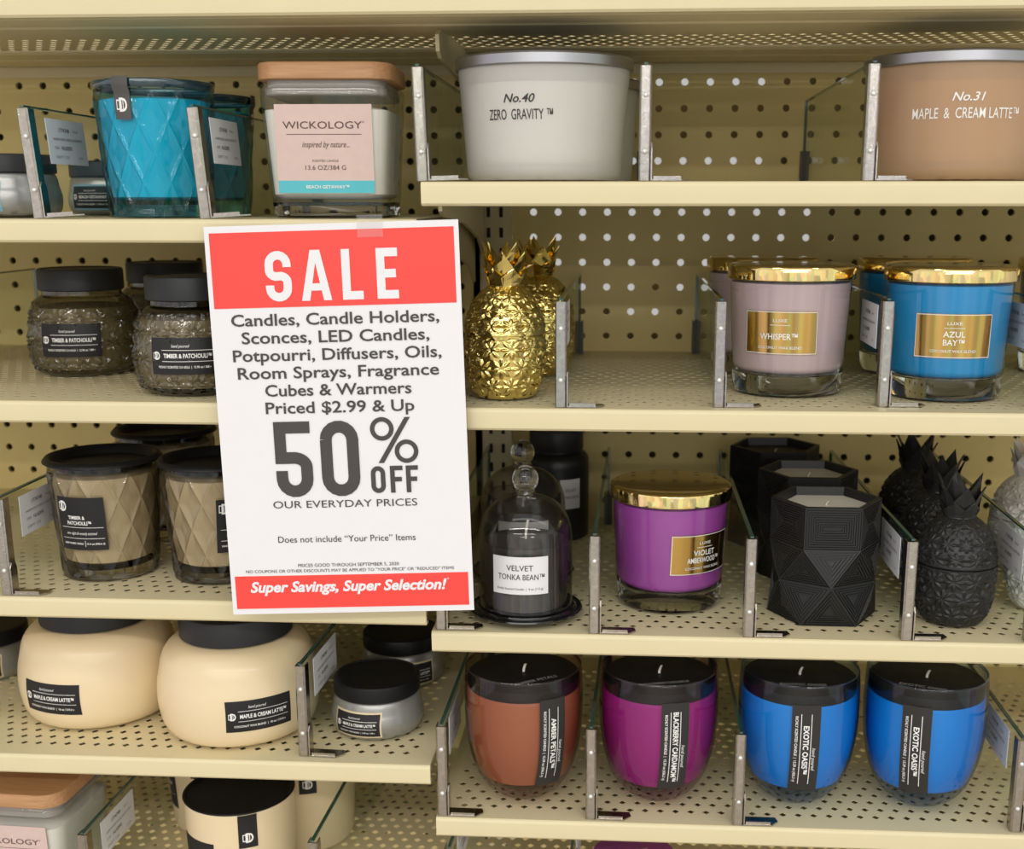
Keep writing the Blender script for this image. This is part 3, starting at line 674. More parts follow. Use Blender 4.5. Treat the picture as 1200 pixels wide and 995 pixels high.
def squat(name, Rm, Hb, lr, lz0, lz1, body_m, lab, lw, lh, zl, border=None, glassy=None, wx=None, emboss=False, lid_m=None):
    """squat round shouldered jar with a wide flat black lid"""
    root = empty(name)
    nk = min(lr*.93, Rm*.86)
    prof = [(0, .0006), (Rm*.74, .0006), (Rm*.82, .0018), (Rm*.90, Hb*.06), (Rm*.965, Hb*.17), (Rm*.995, Hb*.33), (Rm, Hb*.45), (Rm*.985, Hb*.58), (Rm*.955, Hb*.68)]
    for t in (20, 40, 60, 80, 90): prof.append((nk+(Rm*.945-nk)*math.cos(R(t)), Hb*.70+Hb*.30*math.sin(R(t))))
    # smooth by Chaikin so the shoulder runs round
    for _ in range(2):
        q = [prof[0], prof[1]]
        for a, b in zip(prof[1:], prof[2:]): q += [(a[0]*.75+b[0]*.25, a[1]*.75+b[1]*.25), (a[0]*.25+b[0]*.75, a[1]*.25+b[1]*.75)]
        prof = q+[prof[-1]]
    prof += [(nk, lz0-.001), (nk, lz0+.003)]
    fn = None
    if emboss:
        def fn(t, z, r):
            if z < Hb*.08 or z > Hb*.93: return 0
            u = t*16/(2*PI); v = z/(2*PI*Rm/16)
            j = math.floor(v); uu = (u+.5*(j % 2)) % 1-.5; vv = v-j-.5
            d = math.hypot(uu, vv*1.0); a = math.atan2(vv, uu)
            return .0014*math.cos(8*a)*max(0, math.sin(PI*min(1, d/.5)))+.0010*max(0, math.cos(d*22))*max(0, 1-d/.5)+.0005*math.sin(57*t+90*z/Rm)*math.sin(170*z/Rm*.6+23*t)
    if emboss:
        P2 = []; f = interp(prof[2:])
        zt = prof[-1][1]; P2 = prof[:4]+[(f(prof[3][1]+(zt-prof[3][1])*i/110), prof[3][1]+(zt-prof[3][1])*i/110) for i in range(1, 111)]
        prof2 = P2
    else: prof2 = prof
    m = MB(); m.lathe(prof2, 220 if emboss else 96, fn=fn); m.build('jar_body', glassy or body_m, root, angle=60)
    if wx:
        f = interp(prof[2:])
        m = MB(); m.lathe([(0, .006), (Rm*.74, .006)]+[(f(z)-.0028, z) for z in (Hb*.10, Hb*.25, Hb*.45, Hb*.6, Hb*.75, Hb*.86)]+[(nk*.9, Hb*.88), (0, Hb*.88)], 72); m.build('wax', wx, root)
    m = MB(); m.lathe([(0, lz0), (lr-.001, lz0), (lr, lz0+.001), (lr, lz1-.002), (lr-.0006, lz1-.0006), (lr-.002, lz1), (lr*.9, lz1), (lr*.885, lz1-.0008), (0, lz1-.0008)], 96); m.build('lid', lid_m or M['lid_matte'], root, angle=30)
    f = interp(prof[1:]); w = cyl(lambda z: f(z)+(.0008 if emboss else .0001), zl)
    name_, sub = lab
    if border:
        bl = plate('label', w, lw+.003, lh+.003, border, root, n=20); bl['label'] = 'black label with a pale border'
        lb = plate('label_field', w, lw, lh, M['label_black'], bl, off=.0006, thick=.0004, n=20)
    else:
        lb = plate('label', w, lw, lh, M['label_black'], root, n=20); lb['label'] = 'black paper label'
    k = lw/.058
    letters('lettering', w, [('t', 'hand poured', -.002*k, .0085*k, .0155*k, .0024*k, 0, .35), ('r', .0035*k, .0050*k, .044*k, .0004), ('d', -.0235*k, .0005*k, .0062*k), ('t', name_, .0035*k, .0005*k, .041*k, .0033*k, .03),
                             ('r', .0035*k, -.0040*k, .044*k, .0004), ('t', sub, .0005*k, -.0085*k, .045*k, .0018*k, .02)], M['white_ink'], bl if border else lb, off=.0010 if border else .0006)
    return root
GJ = 'smoky embossed jars'
tj = squat('jar_candle', .0515, .0700, .0390, .0745, .0935, None, ('TIMBER & PATCHOULI'+TM, 'RICHLY SCENTED CANDLE  |  12.98 oz / 368 g'), .056, .0285, .0335, glassy=M['smokedark'], wx=M['wx_olive'], emboss=True); slim(tj, 0.935)
front(tj, (-.4915, 1.07), zL[2], 'smoky embossed jar with flat black lid, leftmost on its shelf', 'candle', (81, 399), .049, GJ)
front(tj, (-.3534, .968), zL[2], 'smoky embossed jar with black lid, partly covered by the sale sign', 'candle', (214, 413), .049, GJ)
back(tj, 196, 1.185, zL[2], 0, 'smoky embossed jar behind the other two, just its black lid showing', 'candle', GJ)
GC = 'fat cream jars'
cj = squat('jar_candle', .0725, .0855, .0500, .0862, .1080, M['creamjar'], ('MAPLE & CREAM LATTE'+TM, 'COCONUT WAX BLEND  |  18 oz / 510.3 g'), .058, .0275, .034); slim(cj, .965)
front(cj, (-.4770, 1.010), zL[4], 'fat cream jar with black lid, the left one, label near its left edge', 'candle', (59, 817), .068, GC)
front(cj, (-.3390, .982), zL[4], 'fat cream jar with black lid beside the divider, label toward its right', 'candle', (304, 834), .068, GC)
GS = 'small silver jars'
sjr = squat('jar_candle', .0405, .0345, .0375, .0345, .0490, M['silverjar'], ('MAPLE & CREAM LATTE'+TM, 'COCONUT WAX BLEND  |  5.29 oz / 150 g'), .042, .0195, .0165, border=M['creambar'], lid_m=M['lid_black'])
front(sjr, (-.2165, .9827), zL[4], 'small silver jar with glossy black lid and cream bordered label, in front', 'candle', (416, 838), .0405, GS)
back(sjr, 472, 1.095, zL[4], .4, 'small silver jar with black lid standing behind the front small silver one', 'candle', GS)
back(sjr, -12, 1.085, zL[4], .2, 'silver jar at the left edge behind the fat cream jar', 'candle', GS)
sjb = squat('jar_candle', .0405, .0345, .0375, .0345, .0490, M['silverjar'], ('BEACH GETAWAY'+TM, 'COCONUT WAX BLEND  |  5.29 oz / 150 g'), .042, .0195, .0165, border=M['bluebar'], lid_m=M['lid_matte'])
put(sjb, at1(6, .975), .975, zL[1], -.25, 'silver jar with blue bordered label at the top left edge', 'candle', GS)
put(sjb, at1(129, 1.145), 1.145, zL[1], -.10, 'silver jar with blue bordered label between divider and teal candle', 'candle', GS)

def cloche(name):
    root = empty(name)
    m = MB(); m.lathe([(0, .0006), (.034, .0006), (.037, .0020), (.0405, .0032), (.0462, .0052), (.0468, .0064), (.0460, .0074), (.0425, .0066), (.0405, .0072), (.0398, .0088), (0, .0086)], 96); m.build('plate', M['gloss_black'], root, angle=50)
    rd = .0383
    prof = [(rd, .0092), (rd+.0006, .0105), (rd, .012), (rd, .066)]+[(rd*math.cos(R(t))**.75 if t < 90 else 0, .066+.036*math.sin(R(t))) for t in (8, 16, 26, 36, 46, 56, 66, 75, 83)]+[(.0055, .1022), (.0, .1022)]
    m = MB(); m.lathe(prof, 80)
    g = m.build('dome', M['cloche'], root, angle=60)
    m = MB(); m.lathe([(0, .1003), (.0065, .1006), (.0082, .1012), (.0086, .1026), (.0080, .1040)]+[(.0108*math.cos(R(t)), .1145+.0112*math.sin(R(t))) for t in (-48, -35, -20, 0, 20, 40, 60, 78)]+[(0, .1257)], 40); m.build('knob', M['clearsolid'], root, angle=60)
    m = MB(); m.lathe([(0, .0100), (.030, .0100), (.0335, .0115), (.0338, .064), (.032, .0645), (0, .0642)], 64); m.build('wax', M['wx_dark'], root)
    m = MB(); m.lathe([(.0330, .0092), (.0345, .011), (.0348, .0765), (.0340, .0775), (.0335, .0765)], 64); m.build('tumbler', M['cloche'], root)
    wick(root, .064, .080)
    w = cyl(rd+.0004, .0440); lb = plate('label', w, .0465, .0310, M['paper'], root); lb['label'] = 'white paper label'
    letters('lettering', w, [('t', 'VELVET', 0, .0065, .0215, .0045, .004), ('t', 'TONKA BEAN'+TM, .001, -.0010, .0380, .0045, .004), ('t', 'Richly Scented Candle  |  4 oz (113 g)', 0, -.0108, .0375, .0018)], M['sigink'], lb, off=.0006)
    return root
M['gloss_black'] = mat('gloss_black_glass', (.008, .008, .009), .08, coat=.5)
M['cloche'] = thin('cloche_glass', (.95, .95, .94), (.50, .50, .48), .05, body=.003, bcol=(.8, .8, .78))
cl = cloche('cloche_candle')
front(cl, (-.0825, .955), zR[3], 'clear glass cloche with ball knob over a dark candle, VELVET TONKA BEAN label in front', 'candle', (609, 668), .0383, 'glass cloche candles')
back(cl, 613, 1.062, zR[3], .1, 'clear glass cloche standing behind the front cloche', 'candle', 'glass cloche candles')
def black_jar():
    root = empty('black_jar_candle')
    m = MB(); m.lathe([(0, .0006), (.030, .0006), (.0328, .003), (.0330, .075), (.0325, .083), (.029, .0875), (.025, .089), (.025, .092)], 64); m.build('jar_body', M['bpine'], root)
    m = MB(); m.lathe([(0, .091), (.0268, .091), (.0272, .0917), (.0272, .1105), (.0265, .1118), (0, .112)], 64); m.build('lid', M['lid_matte'], root, angle=30)
    w = cyl(.0331, .050); lb = plate('label', w, .022, .030, M['paper'], root); lb['label'] = 'white paper label'
    letters('lettering', w, [('t', 'VELVET', 0, .004, .012, .003), ('t', 'TONKA BEAN', 0, -.003, .018, .003)], M['sigink'], lb, off=.0006)
    return root
back(black_jar(), 652, 1.2, zR[3], .50, 'tall black jar with narrower black lid and small white label behind the cloches', 'candle')

def geo(name, wx):
    root = empty(name); Rv = .0468; z3, z2, z1 = .098, .0635, .034
    P = lambda k, z, r=Rv: Vector((r*math.sin(R(30+60*k)), -r*math.cos(R(30+60*k)), z))
    m = MB()
    def grooved(poly, n=8, depth=.0011):
        c = sum(poly, Vector())/len(poly); nr = (poly[1]-poly[0]).cross(poly[2]-poly[0]).normalized()
        if nr.dot(Vector((c.x, c.y, 0))) < 0: nr = -nr
        rings = []; ed = [(poly[(q+1) % len(poly)]-poly[q]) for q in range(len(poly))]
        inr = min(((c-poly[q])-ed[q]*((c-poly[q]).dot(ed[q])/ed[q].length_squared)).length for q in range(len(poly)))
        st_ = .0019; n = max(3, int(inr/st_)); quad_ = len(poly) == 4
        def inset(t):
            if not quad_: return [c+(p-c)*(1-t/inr) for p in poly]
            w_ = ed[0].length/2; h_ = ed[1].length/2; e0 = ed[0].normalized(); e1 = ed[1].normalized()
            return [c+e0*sx*(w_-t)+e1*sy*(h_-t) for sx, sy in ((-1, -1), (1, -1), (1, 1), (-1, 1))]
        for i in range(n):
            for f, d in ((0, 0), (.36, 0), (.52, -depth), (.88, -depth)): rings.append([p+nr*d for p in inset(min(inr*.97, st_*(i+f)))])
        k = len(poly); V = [v for r in rings for v in r]; F = []
        for j in range(len(rings)-1):
            for i in range(k): F.append([j*k+i, j*k+(i+1) % k, (j+1)*k+(i+1) % k, (j+1)*k+i])
        F.append([(len(rings)-1)*k+i for i in range(k)]); m.add(V, F)
    for k in range(6):
        a, b = P(k, 0), P(k+1, 0)
        grooved([P(k, z2), P(k+1, z2), P(k+1, z3), P(k, z3)], 9)
        grooved([P(k, z2), P(k+1, z2), P(k+.5, z1)], 8)
        grooved([P(k+.5, z1), P(k+1, z2), P(k+1.5, z1)], 8)
        grooved([P(k, .0006), P(k+1, .0006), P(k+.5, z1)], 7)
        grooved([P(k+.5, z1), P(k+1.5, z1), P(k+1, .0006)], 8)
    V = []; F = []                                                  # rim, inner wall and base
    for k in range(6):
        V += [P(k, z3), P(k, z3+.0006, Rv*.985), P(k, z3+.0006, Rv*.90), P(k, z3-.010, Rv*.86), P(k, .0006)]
    for k in range(6):
        a = 5*k; b = 5*((k+1) % 6)
        for j in range(3): F.append([a+j, b+j, b+j+1, a+j+1])
    F.append([5*k+4 for k in range(6)]); m.add(V, F)
    m.build('holder', M['bpine'], root, smooth=False)
    m = MB(); V = [P(k, z3-.0065, Rv*.875) for k in range(6)]+[P(k, z3-.012, Rv*.86) for k in range(6)]
    m.add(V, [[0, 1, 2, 3, 4, 5], [11, 10, 9, 8, 7, 6]]+[[k, (k+1) % 6, 6+(k+1) % 6, 6+k] for k in range(6)]); m.build('wax', wx, root, smooth=False)
    wick(root, z3-.0065, z3-.003, .0008)
    return root
ge = geo('faceted_candle', M['wx_white']); slim(ge, 0.957)
GG = 'faceted black candles'
front(ge, (.1634, .975), zR[3], 'black faceted candle holder with grooved faces and white wax, the front one', 'candle', None, None, GG)
back(ge, 944, 1.082, zR[3], 0, 'second black faceted candle from the front, its white wax just showing', 'candle', GG)
gd = geo('faceted_candle', M['wx_dark']); slim(gd, .957)
back(gd, 906, 1.192, zR[3], .1, 'black faceted candle at the back of its row, against the pegboard', 'candle', GG)

def pineapple(name, mt, amp=.0019):
    root = empty(name); seam = .0505
    body = [(0, .0006), (.021, .0006), (.0245, .0016), (.0270, .0045), (.0300, .011), (.0325, .020), (.0337, .030), (.0341, .040), (.0340, seam)]
    dome = [(.0338, seam+.0012), (.0336, .056), (.0322, .063), (.0295, .0705), (.0255, .0775), (.0210, .0830), (.0165, .0868), (.0135, .0885)]
    def dense(p, z0, z1, n):
        q = p
        for _ in range(2):
            c = [q[0]]
            for a, b in zip(q, q[1:]): c += [(a[0]*.75+b[0]*.25, a[1]*.75+b[1]*.25), (a[0]*.25+b[0]*.75, a[1]*.25+b[1]*.75)]
            q = c+[q[-1]]
        f = interp(q); return [(f(z0+(z1-z0)*i/n), z0+(z1-z0)*i/n) for i in range(n+1)]
    NT = 12
    def star(t, z, r, zlo, zhi, vs_):
        v = (z-zlo)/vs_; j = math.floor(v); u = t*NT/(2*PI)+.5*(j % 2)
        uu = (u % 1)-.5; vv = v-j-.5
        rho = math.hypot(uu, vv)*2; a = math.atan2(vv, uu); d = (a+PI/8) % (PI/4)-PI/8
        if rho > 1.15: return -amp*.5
        w = .24*math.sin(PI*min(1, rho/1.12))+.015; h = max(0, 1-abs(rho*math.sin(d))/w)
        k = min(1, min(z-zlo, zhi-z)/.003)
        return amp*(h*1.0*math.sin(PI*min(1, rho/1.15))**.5-.5)*max(0, k)
    m = MB(); m.lathe(body[:2]+dense(body[2:], .0016, seam, 90), 252, fn=lambda t, z, r: star(t, z, r, .004, seam-.002, .01485) if z > .004 else 0)
    m.lathe([(.0338, seam), (.031, seam), (.031, seam+.002)], 72)
    m.build('jar_base', mt, root, angle=80)
    m = MB(); m.lathe([(.029, seam+.0004), (.0336, seam+.0008)]+dense(dome, seam+.0012, .0885, 80), 252, fn=lambda t, z, r: star(t, z, r, seam+.003, .0875, .01130)*min(1, r/.03) if z > seam+.003 else 0)
    m.lathe([(.0138, .088), (.0128, .0900), (.0125, .0955), (0, .0955)], 48)
    lid = m.build('lid', mt, root, angle=80)
    m = MB()
    def leaf(t, r0, z0, w, L, flare, r1):
        # folded kite-shaped leaf: midrib proud of the two halves, tip flaring out
        def pos(s, side, dep):
            ww = w*(1+.9*min(s, .5))*(1-max(0, s-.5)/.5) if s < 1 else 0
            rr = r0+(r1-r0)*s**1.4+dep+.0016*(1-abs(side))*(1-s*.5); z = z0+L*s
            x = side*ww; return Vector((rr*math.sin(t)+x*math.cos(t), -(rr*math.cos(t))+x*math.sin(t), z))
        S = [0, .25, .5, .75, .93]
        V = []; F = []
        for s in S: V += [pos(s, -1, 0), pos(s, 0, 0), pos(s, 1, 0), pos(s, 0, -.0042*(1-s*.6))]
        tip = len(V); V.append(pos(1, 0, -.0008))
        for i in range(len(S)-1):
            a = 4*i; b = a+4
            F += [[a, a+1, b+1, b], [a+1, a+2, b+2, b+1], [a+2, a+3, b+3, b+2], [a+3, a, b, b+3]]
        a = 4*(len(S)-1); F += [[a, a+1, tip], [a+1, a+2, tip], [a+2, a+3, tip], [a+3, a, tip], [3, 2, 1, 0]]
        m.add(V, F)
    for n_, r0, z0, w, L, r1, ph in ((6, .0116, .0875, .0064, .0150, .0170, .5), (6, .0106, .0885, .0066, .0270, .0205, 0), (5, .0080, .0900, .0062, .0330, .0200, .5)):
        for k in range(n_): leaf(2*PI*(k+ph)/n_, r0, z0, w, L, 0, r1)
    m.build('crown', mt, lid, smooth=False)
    return root
gp = pineapple('pineapple_jar', M['goldpine']); slim(gp, 0.95)
front(gp, (-.0985, .960), zR[2], 'shiny gold pineapple jar beside the sale sign, in front', 'jar', None, None, 'gold pineapple jars')
back(gp, 631, 1.095, zR[2], .3, 'gold pineapple jar blurred behind the front gold one', 'jar', 'gold pineapple jars')
bp = pineapple('pineapple_jar', M['bpine']); slim(bp, 0.95)
front(bp, (.2667, .960), zR[3], 'matte black pineapple jar at the front of its row', 'jar', None, None, 'black pineapple jars')
back(bp, 1097, 1.048, zR[3], .4, 'matte black pineapple jar in the middle of its row of three', 'jar', 'black pineapple jars')
back(bp, 1069, 1.138, zR[3], .1, 'matte black pineapple jar at the back of its row, crown highest', 'jar', 'black pineapple jars')
wp = pineapple('pineapple_jar', M['wpine']); slim(wp, 0.95)
back(wp, 1226, 1.0, zR[3], .2, 'white pineapple jar nearer the shelf front, mostly outside the photo', 'jar', 'white pineapple jars')
back(wp, 1202, 1.11, zR[3], .5, 'white pineapple jar behind the other white one, crown in view', 'jar', 'white pineapple jars')

def egg(name, wx, glass_m, text, tw, disc_text):
    """egg shaped tumbler with thick clear base, dust cover disc and an upright black label"""
    root = empty(name); H = .1185
    prof = [(0, .0008), (.014, .0010), (.0215, .0026), (.0315, .0085), (.0402, .0185), (.0464, .0320), (.0506, .0480), (.0526, .0650), (.0532, .0810), (.0532, .0930), (.0528, .1060), (.0520, H-.001)]
    for _ in range(2):
        q = [prof[0]]
        for a, b in zip(prof, prof[1:]): q += [(a[0]*.75+b[0]*.25, a[1]*.75+b[1]*.25), (a[0]*.25+b[0]*.75, a[1]*.25+b[1]*.75)]
        prof = q+[prof[-1]]
    f = interp(prof[1:])
    inner = [(f(z)-.0022, z) for z in (H-.0015, .10, .08)]
    m = MB(); m.lathe(prof+[(.0514, H), (.0506, H-.001), (.0506, H-.003)], 96); m.build('glass_wall', glass_m, root, angle=60)
    wp_ = [(0, .0125), (.012, .0130), (.022, .0165)]+[(f(z)-.0024, z) for z in (.024, .032, .045, .06, .075, .09, .0985)]+[(.049, .1005), (0, .1005)]
    m = MB(); m.lathe(wp_, 80); m.build('wax', wx, root)
    d = MB(); d.lathe([(.0488, .1006), (.0497, .1006), (.0497, .1093), (.0488, .1100), (0, .1100), (0, .1092), (.0486, .1090), (.0488, .1006)], 72); dc = d.build('dust_cover', M['lid_black'], root)  # skirt is added, its black stands for the shade between cover and wax
    dc['label'] = 'black card dust cover, skirt added for shade'
    letters('lettering', lambda u, v, off: (u, v, .1100+off), [('t', disc_text, 0, -.024, .040, .0048, .01)], M['grey_ink2'], dc, off=.0003)
    wick(root, .1100, .1165, .0012)
    w = cyl(lambda z: f(z)+.0002, .0640); lb = plate('label', w, .0245, .0790, M['label_egg'], root, n=8, m=20); lb['label'] = 'black upright paper label'
    letters('lettering', w, [('t', 'hand poured', .0075, -.008, .021, .0030, 0, .3, 1), ('r', .0045, 0, .0006, .064), ('t', text+TM, .0003, 0, tw, .0044, .03, 0, 1), ('r', -.0042, 0, .0006, .064),
                             ('t', 'RICHLY SCENTED CANDLE  |  15.39 oz (436.3 g)', -.0080, 0, .060, .0022, .02, 0, 1)], M['white_ink'], lb, off=.0006)
    return root
M['grey_ink2'] = mat('pale_grey_ink', (.35, .35, .35), .6)
M['label_egg'] = mat('charcoal_label', (.032, .030, .029), .5, var=.1, spec=.3)
M['eg_amber'] = thin('amber_tint_glass', (.95, .90, .87), (.55, .36, .30), .045)
M['eg_plum'] = thin('plum_tint_glass', (.95, .90, .94), (.50, .26, .46), .045)
M['eg_blue'] = thin('blue_tint_glass', (.88, .93, .97), (.22, .40, .72), .045)
GE = 'egg shaped glass candles'
def eggs(p, C, lpx, lab):
    put(p, C[0], C[1], zR[4], turn(C, .0497, *lpx), lab, 'candle', GE)
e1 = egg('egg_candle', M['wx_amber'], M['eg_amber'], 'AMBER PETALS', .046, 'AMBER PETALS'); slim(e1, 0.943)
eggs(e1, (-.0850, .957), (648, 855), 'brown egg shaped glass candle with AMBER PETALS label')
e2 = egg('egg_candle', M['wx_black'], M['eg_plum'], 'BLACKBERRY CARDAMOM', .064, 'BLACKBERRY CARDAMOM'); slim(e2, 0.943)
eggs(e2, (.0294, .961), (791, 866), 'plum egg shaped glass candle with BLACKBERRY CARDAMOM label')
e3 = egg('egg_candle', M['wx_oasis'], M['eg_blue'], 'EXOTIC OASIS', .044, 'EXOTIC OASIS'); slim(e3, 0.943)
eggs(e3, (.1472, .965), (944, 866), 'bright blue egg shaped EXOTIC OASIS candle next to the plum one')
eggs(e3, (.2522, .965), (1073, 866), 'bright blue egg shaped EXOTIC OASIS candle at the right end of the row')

def cream_tumbler(name):
    root = empty(name)
    prof = [(0, .0006), (.037, .0006), (.0405, .0025), (.0425, .008), (.0438, .03), (.0450, .06), (.0455, .085), (.0453, .092), (.0455, .0955), (.0450, .0968), (.0440, .0965), (.0438, .094)]
    m = MB(); m.lathe(prof, 96); m.build('jar_body', M['creamjar'], root)
    m = MB(); m.lathe([(.0425, .0945), (.0448, .0966), (.0462, .0972), (.0466, .0978), (.0460, .0986), (.0445, .0986), (.0425, .0962), (0, .0960), (0, .0945), (.0425, .0945)], 96); m.build('lid', M['lid_black'], root)
    w = cyl(lambda z: .0455 if z < .096 else .0466, .0810); sl = plate('seal', w, .0155, .0310, M['label_black'], root, n=6, m=8); sl['label'] = 'black paper seal'
    letters('lettering', w, [('d', 0, -.006, .0085)], M['white_ink'], sl, off=.0006)
    w = cyl(interp(prof[1:]), .048, -R(62)); lb = plate('label', w, .040, .042, M['label_black'], root, n=12); lb['label'] = 'black paper label'
    letters('lettering', w, [('t', 'MAPLE & CREAM', 0, .004, .026, .003, .02), ('t', 'LATTE'+TM, 0, -.002, .012, .003, .02), ('r', 0, -.007, .034, .0004)], M['white_ink'], lb, off=.0006)
    return root
ct = cream_tumbler('cream_candle'); GB = 'cream tumblers on the lowest shelf'; slim(ct, 1.055)
put(ct, -.3433, .975, zL[5], turn((-.3433, .975), .049, 290, 965), 'cream tumbler candle with black lid and folded seal, front of the lowest shelf', 'candle', GB)
put(ct, -.4085, 1.102, zL[5], -.05, 'cream tumbler candle behind the front one, showing to its left', 'candle', GB)
put(ct, -.3110, 1.077, zL[5], .3, 'cream tumbler candle behind the divider glass on the lowest shelf', 'candle', GB)
def tin():
    root = empty('candle_tin')
    m = MB(); m.lathe([(0, .0006), (.036, .0006), (.038, .002), (.038, .024)], 72); m.build('tin_body', M['silverlid'], root)
    m = MB(); m.lathe([(.0378, .020), (.0392, .020), (.0392, .031), (.038, .0335), (.034, .0345), (0, .035)], 72); lid = m.build('lid', M['wx_violet'], root); lid['label'] = 'violet lid'
    letters('lettering', lambda u, v, off: (u, v, .0350+off), [('r', 0, .004, .03, .0006)], M['white_ink'], lid, off=.0003)
    return root
back(tin(), 742, 1.0, zR[5], R(20), 'round tin with violet lid barely showing under the lower right shelf', 'candle')

# ------------------------------------------------------------------ the sale sign
def sign():
    root = empty('sale_sign', (0, 0, EYE))
    TL, TR, BR, BL = [Vector(v) for v in ((-.31513, .89616, -.01749), (-.12647, .90275, -.01189), (-.11717, .88784, -.30815), (-.30583, .88125, -.31375))]
    nrm = (TR-TL).cross(BL-TL).normalized()
    if nrm.y > 0: nrm = -nrm
    Wd, Hg = .1889, .2968
    def wrap(u, v, off):                                            # u from the left, v down from the top, both 0..1
        p = TL*(1-u)*(1-v)+TR*u*(1-v)+BR*u*v+BL*(1-u)*v
        return p+nrm*(off+.0016*math.sin(PI*v)*math.sin(PI*u))
    def cw_(u, v, off): return wrap(u/Wd, -v/Hg, off)
    sheet = plate('sheet', cw_, Wd, Hg, M['paper'], root, u0=Wd/2, v0=-Hg/2, n=10, m=14, off=0, thick=.0012)
    def band(u0, u1, v0, v1, nm, lab):
        b = plate(nm, cw_, (u1-u0)*Wd, (v1-v0)*Hg, M['redpaper'], root, u0=(u0+u1)/2*Wd, v0=-(v0+v1)/2*Hg, n=10, m=6, off=.0003, thick=.0002); b['label'] = lab; return b
    hb = band(.019, .981, .0165, .203, 'header_band', 'red header band'); fb = band(.018, .981, .897, .985, 'footer_band', 'red footer band')
    def t(s, u0, u1, vc, cap, bold=0, shear=0): return ('t', s, (u0+u1)/2*Wd, -vc*Hg, (u1-u0)*Wd, cap*Hg, bold, shear)
    X = []
    def path(pts, wd):                                              # a bold condensed stroke of even width along points
        L_ = []; R2 = []
        for i, p in enumerate(pts):
            a = pts[max(0, i-1)]; b = pts[min(len(pts)-1, i+1)]
            va = Vector((p[0]-a[0], p[1]-a[1])); vb = Vector((b[0]-p[0], b[1]-p[1])); d = (va.normalized() if va.length > 1e-9 else Vector((0, 0)))+(vb.normalized() if vb.length > 1e-9 else Vector((0, 0))); d = d.normalized(); n_ = Vector((-d.y, d.x))*wd/2
            if 0 < i < len(pts)-1:
                d1 = Vector((p[0]-a[0], p[1]-a[1])).normalized(); n_ = n_/max(.55, n_.normalized().dot(Vector((-d1.y, d1.x))))
            L_.append((p[0]+n_.x, p[1]+n_.y)); R2.append((p[0]-n_.x, p[1]-n_.y))
        return [('poly', [L_[i], R2[i], R2[i+1], L_[i+1]]) for i in range(len(pts)-1)]
    def el(cx, cy, rx, ry, a0, a1, n=9): return [(cx+rx*math.cos(R(a0+(a1-a0)*i/n)), cy+ry*math.sin(R(a0+(a1-a0)*i/n))) for i in range(n+1)]
    def glyph(ch, u0, u1, v0, v1, k):
        x0, x1, y1, y0 = u0*Wd, u1*Wd, -v0*Hg, -v1*Hg; h = k/2; a, b, c, d = x0+h, x1-h, y0+h, y1-h; m_ = (c+d)/2; r = (b-a)/2; cx = (a+b)/2
        if ch in '0O': return path(el(cx, d-r, r, r, 180, 0)+el(cx, c+r, r, r, 0, -180)+[(a, d-r), (a, d-r+.0001)], k)
        if ch == '5':
            t = y0+(y1-y0)*.60
            return path([(x1-.0006, d), (a, d), (a, t-h*1.2)], k)+path([(a-h, t-h*1.0)]+el(cx, t-h*1.0-r*.75, r, r*.75, 95, 0)+el(cx, c+r, r, r, 0, -180)+[(a, c+r+k*.7)], k)
        if ch == 'S':
            q = (d-c)/4*1.0
            return path([(b, d-r-k*.35)]+el(cx, d-r, r, r, 0, 180)+[(a, m_+q*.75)]+el(a+r, m_+q*.55, r, q*.6, 180, 250, 4)+el(b-r, m_-q*.55, r, q*.6, 70, 0, 4)+el(cx, c+r, r, r, 0, -180)+[(a, c+r+k*.35)], k)
        if ch == 'A': return [('poly', [(x0, y0), (x0+k*.98, y0), (cx, y1-k*1.5), (cx, y1), (cx-k*.58, y1)]), ('poly', [(x1, y0), (cx+k*.58, y1), (cx, y1), (cx, y1-k*1.5), (x1-k*.98, y0)])]+path([(x0+k*1.0, y0+(y1-y0)*.27), (x1-k*1.0, y0+(y1-y0)*.27)], k*.85)
        if ch == 'L': return path([(a, y1), (a, c), (x1, c)], k)
        if ch == 'E': return path([(x1, d), (a, d), (a, c), (x1, c)], k)+path([(a, m_), (x1-k*.25, m_)], k)
        if ch == 'F': return path([(x1, d), (a, d), (a, y0)], k)+path([(a, m_), (x1-k*.25, m_)], k)
    for ch, a, b in (('S', .232, .335), ('A', .372, .492), ('L', .535, .617), ('E', .672, .756)): X += glyph(ch, a, b, .064, .1885, .0062)
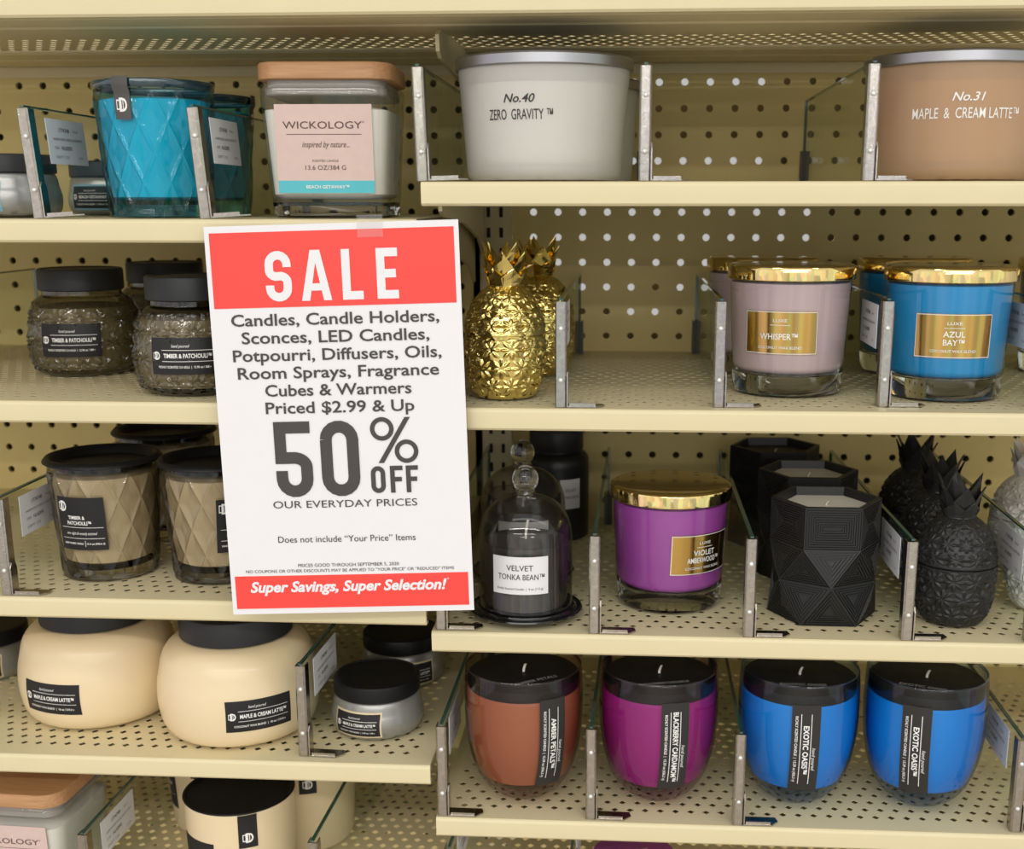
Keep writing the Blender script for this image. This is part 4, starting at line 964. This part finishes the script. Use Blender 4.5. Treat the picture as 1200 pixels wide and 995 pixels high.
    letters('lettering', cw_, X, M['paper'], hb, off=.0006)
    letters('lettering', cw_, [t('Super Savings, Super Selection!', .08, .892, .927, .0265, .035, .25), t('\u00ae', .895, .903, .913, .005)], M['paper'], fb, off=.0006)
    L = [t('Candles, Candle Holders,', .083, .910, .2335, .0285, .014), t('Sconces, LED Candles,', .120, .868, .2780, .0285, .014), t('Potpourri, Diffusers, Oils,', .080, .913, .3225, .0285, .014),
         t('Room Sprays, Fragrance', .094, .900, .3670, .0285, .014), t('Cubes & Warmers', .200, .787, .4120, .0285, .014), t('Priced $2.99 & Up', .197, .795, .4565, .0285, .014),
         *glyph('5', .222, .372, .492, .688, .0090), *glyph('0', .408, .563, .492, .688, .0090), *glyph('O', .606, .664, .612, .682, .0035), *glyph('F', .684, .735, .612, .682, .0035), *glyph('F', .748, .797, .612, .682, .0035),
         t('OUR EVERYDAY PRICES', .200, .788, .7075, .0185), t('Does not include \u201cYour Price\u201d Items', .210, .774, .800, .0165),
         t('PRICES GOOD THROUGH SEPTEMBER 5, 2020', .285, .700, .8700, .0085), t('NO COUPONS OR OTHER DISCOUNTS MAY BE APPLIED TO "YOUR PRICE" OR "REDUCED" ITEMS', .067, .925, .8845, .0078)]
    # the percent sign: two rings and a stroke
    L += [('ring', .660*Wd, -.516*Hg, .0090, .0034, 28), ('ring', .755*Wd, -.575*Hg, .0090, .0034, 28),
          ('poly', [(.640*Wd, -.604*Hg), (.662*Wd, -.604*Hg), (.775*Wd, -.487*Hg), (.753*Wd, -.487*Hg)])]
    big = [i for i in L if i[0] in ('ring', 'poly')]; tx = [i for i in L if i[0] == 't']
    letters('discount_figure', cw_, big, M['sigink'], root, off=.0006)
    for i in tx: letters('lettering', cw_, [i], M['sigink'], root, off=.0006)
    tp_ = plate('tape', cw_, .019, .016, M['tape'], root, u0=.655*Wd, v0=-.010*Hg, n=2, m=2, off=.0009, thick=.0004); tp_['label'] = 'strip of clear tape'
    tag(root, 'white and red paper SALE sign reading 50% OFF, taped to the shelf edges', 'sign')
sign()
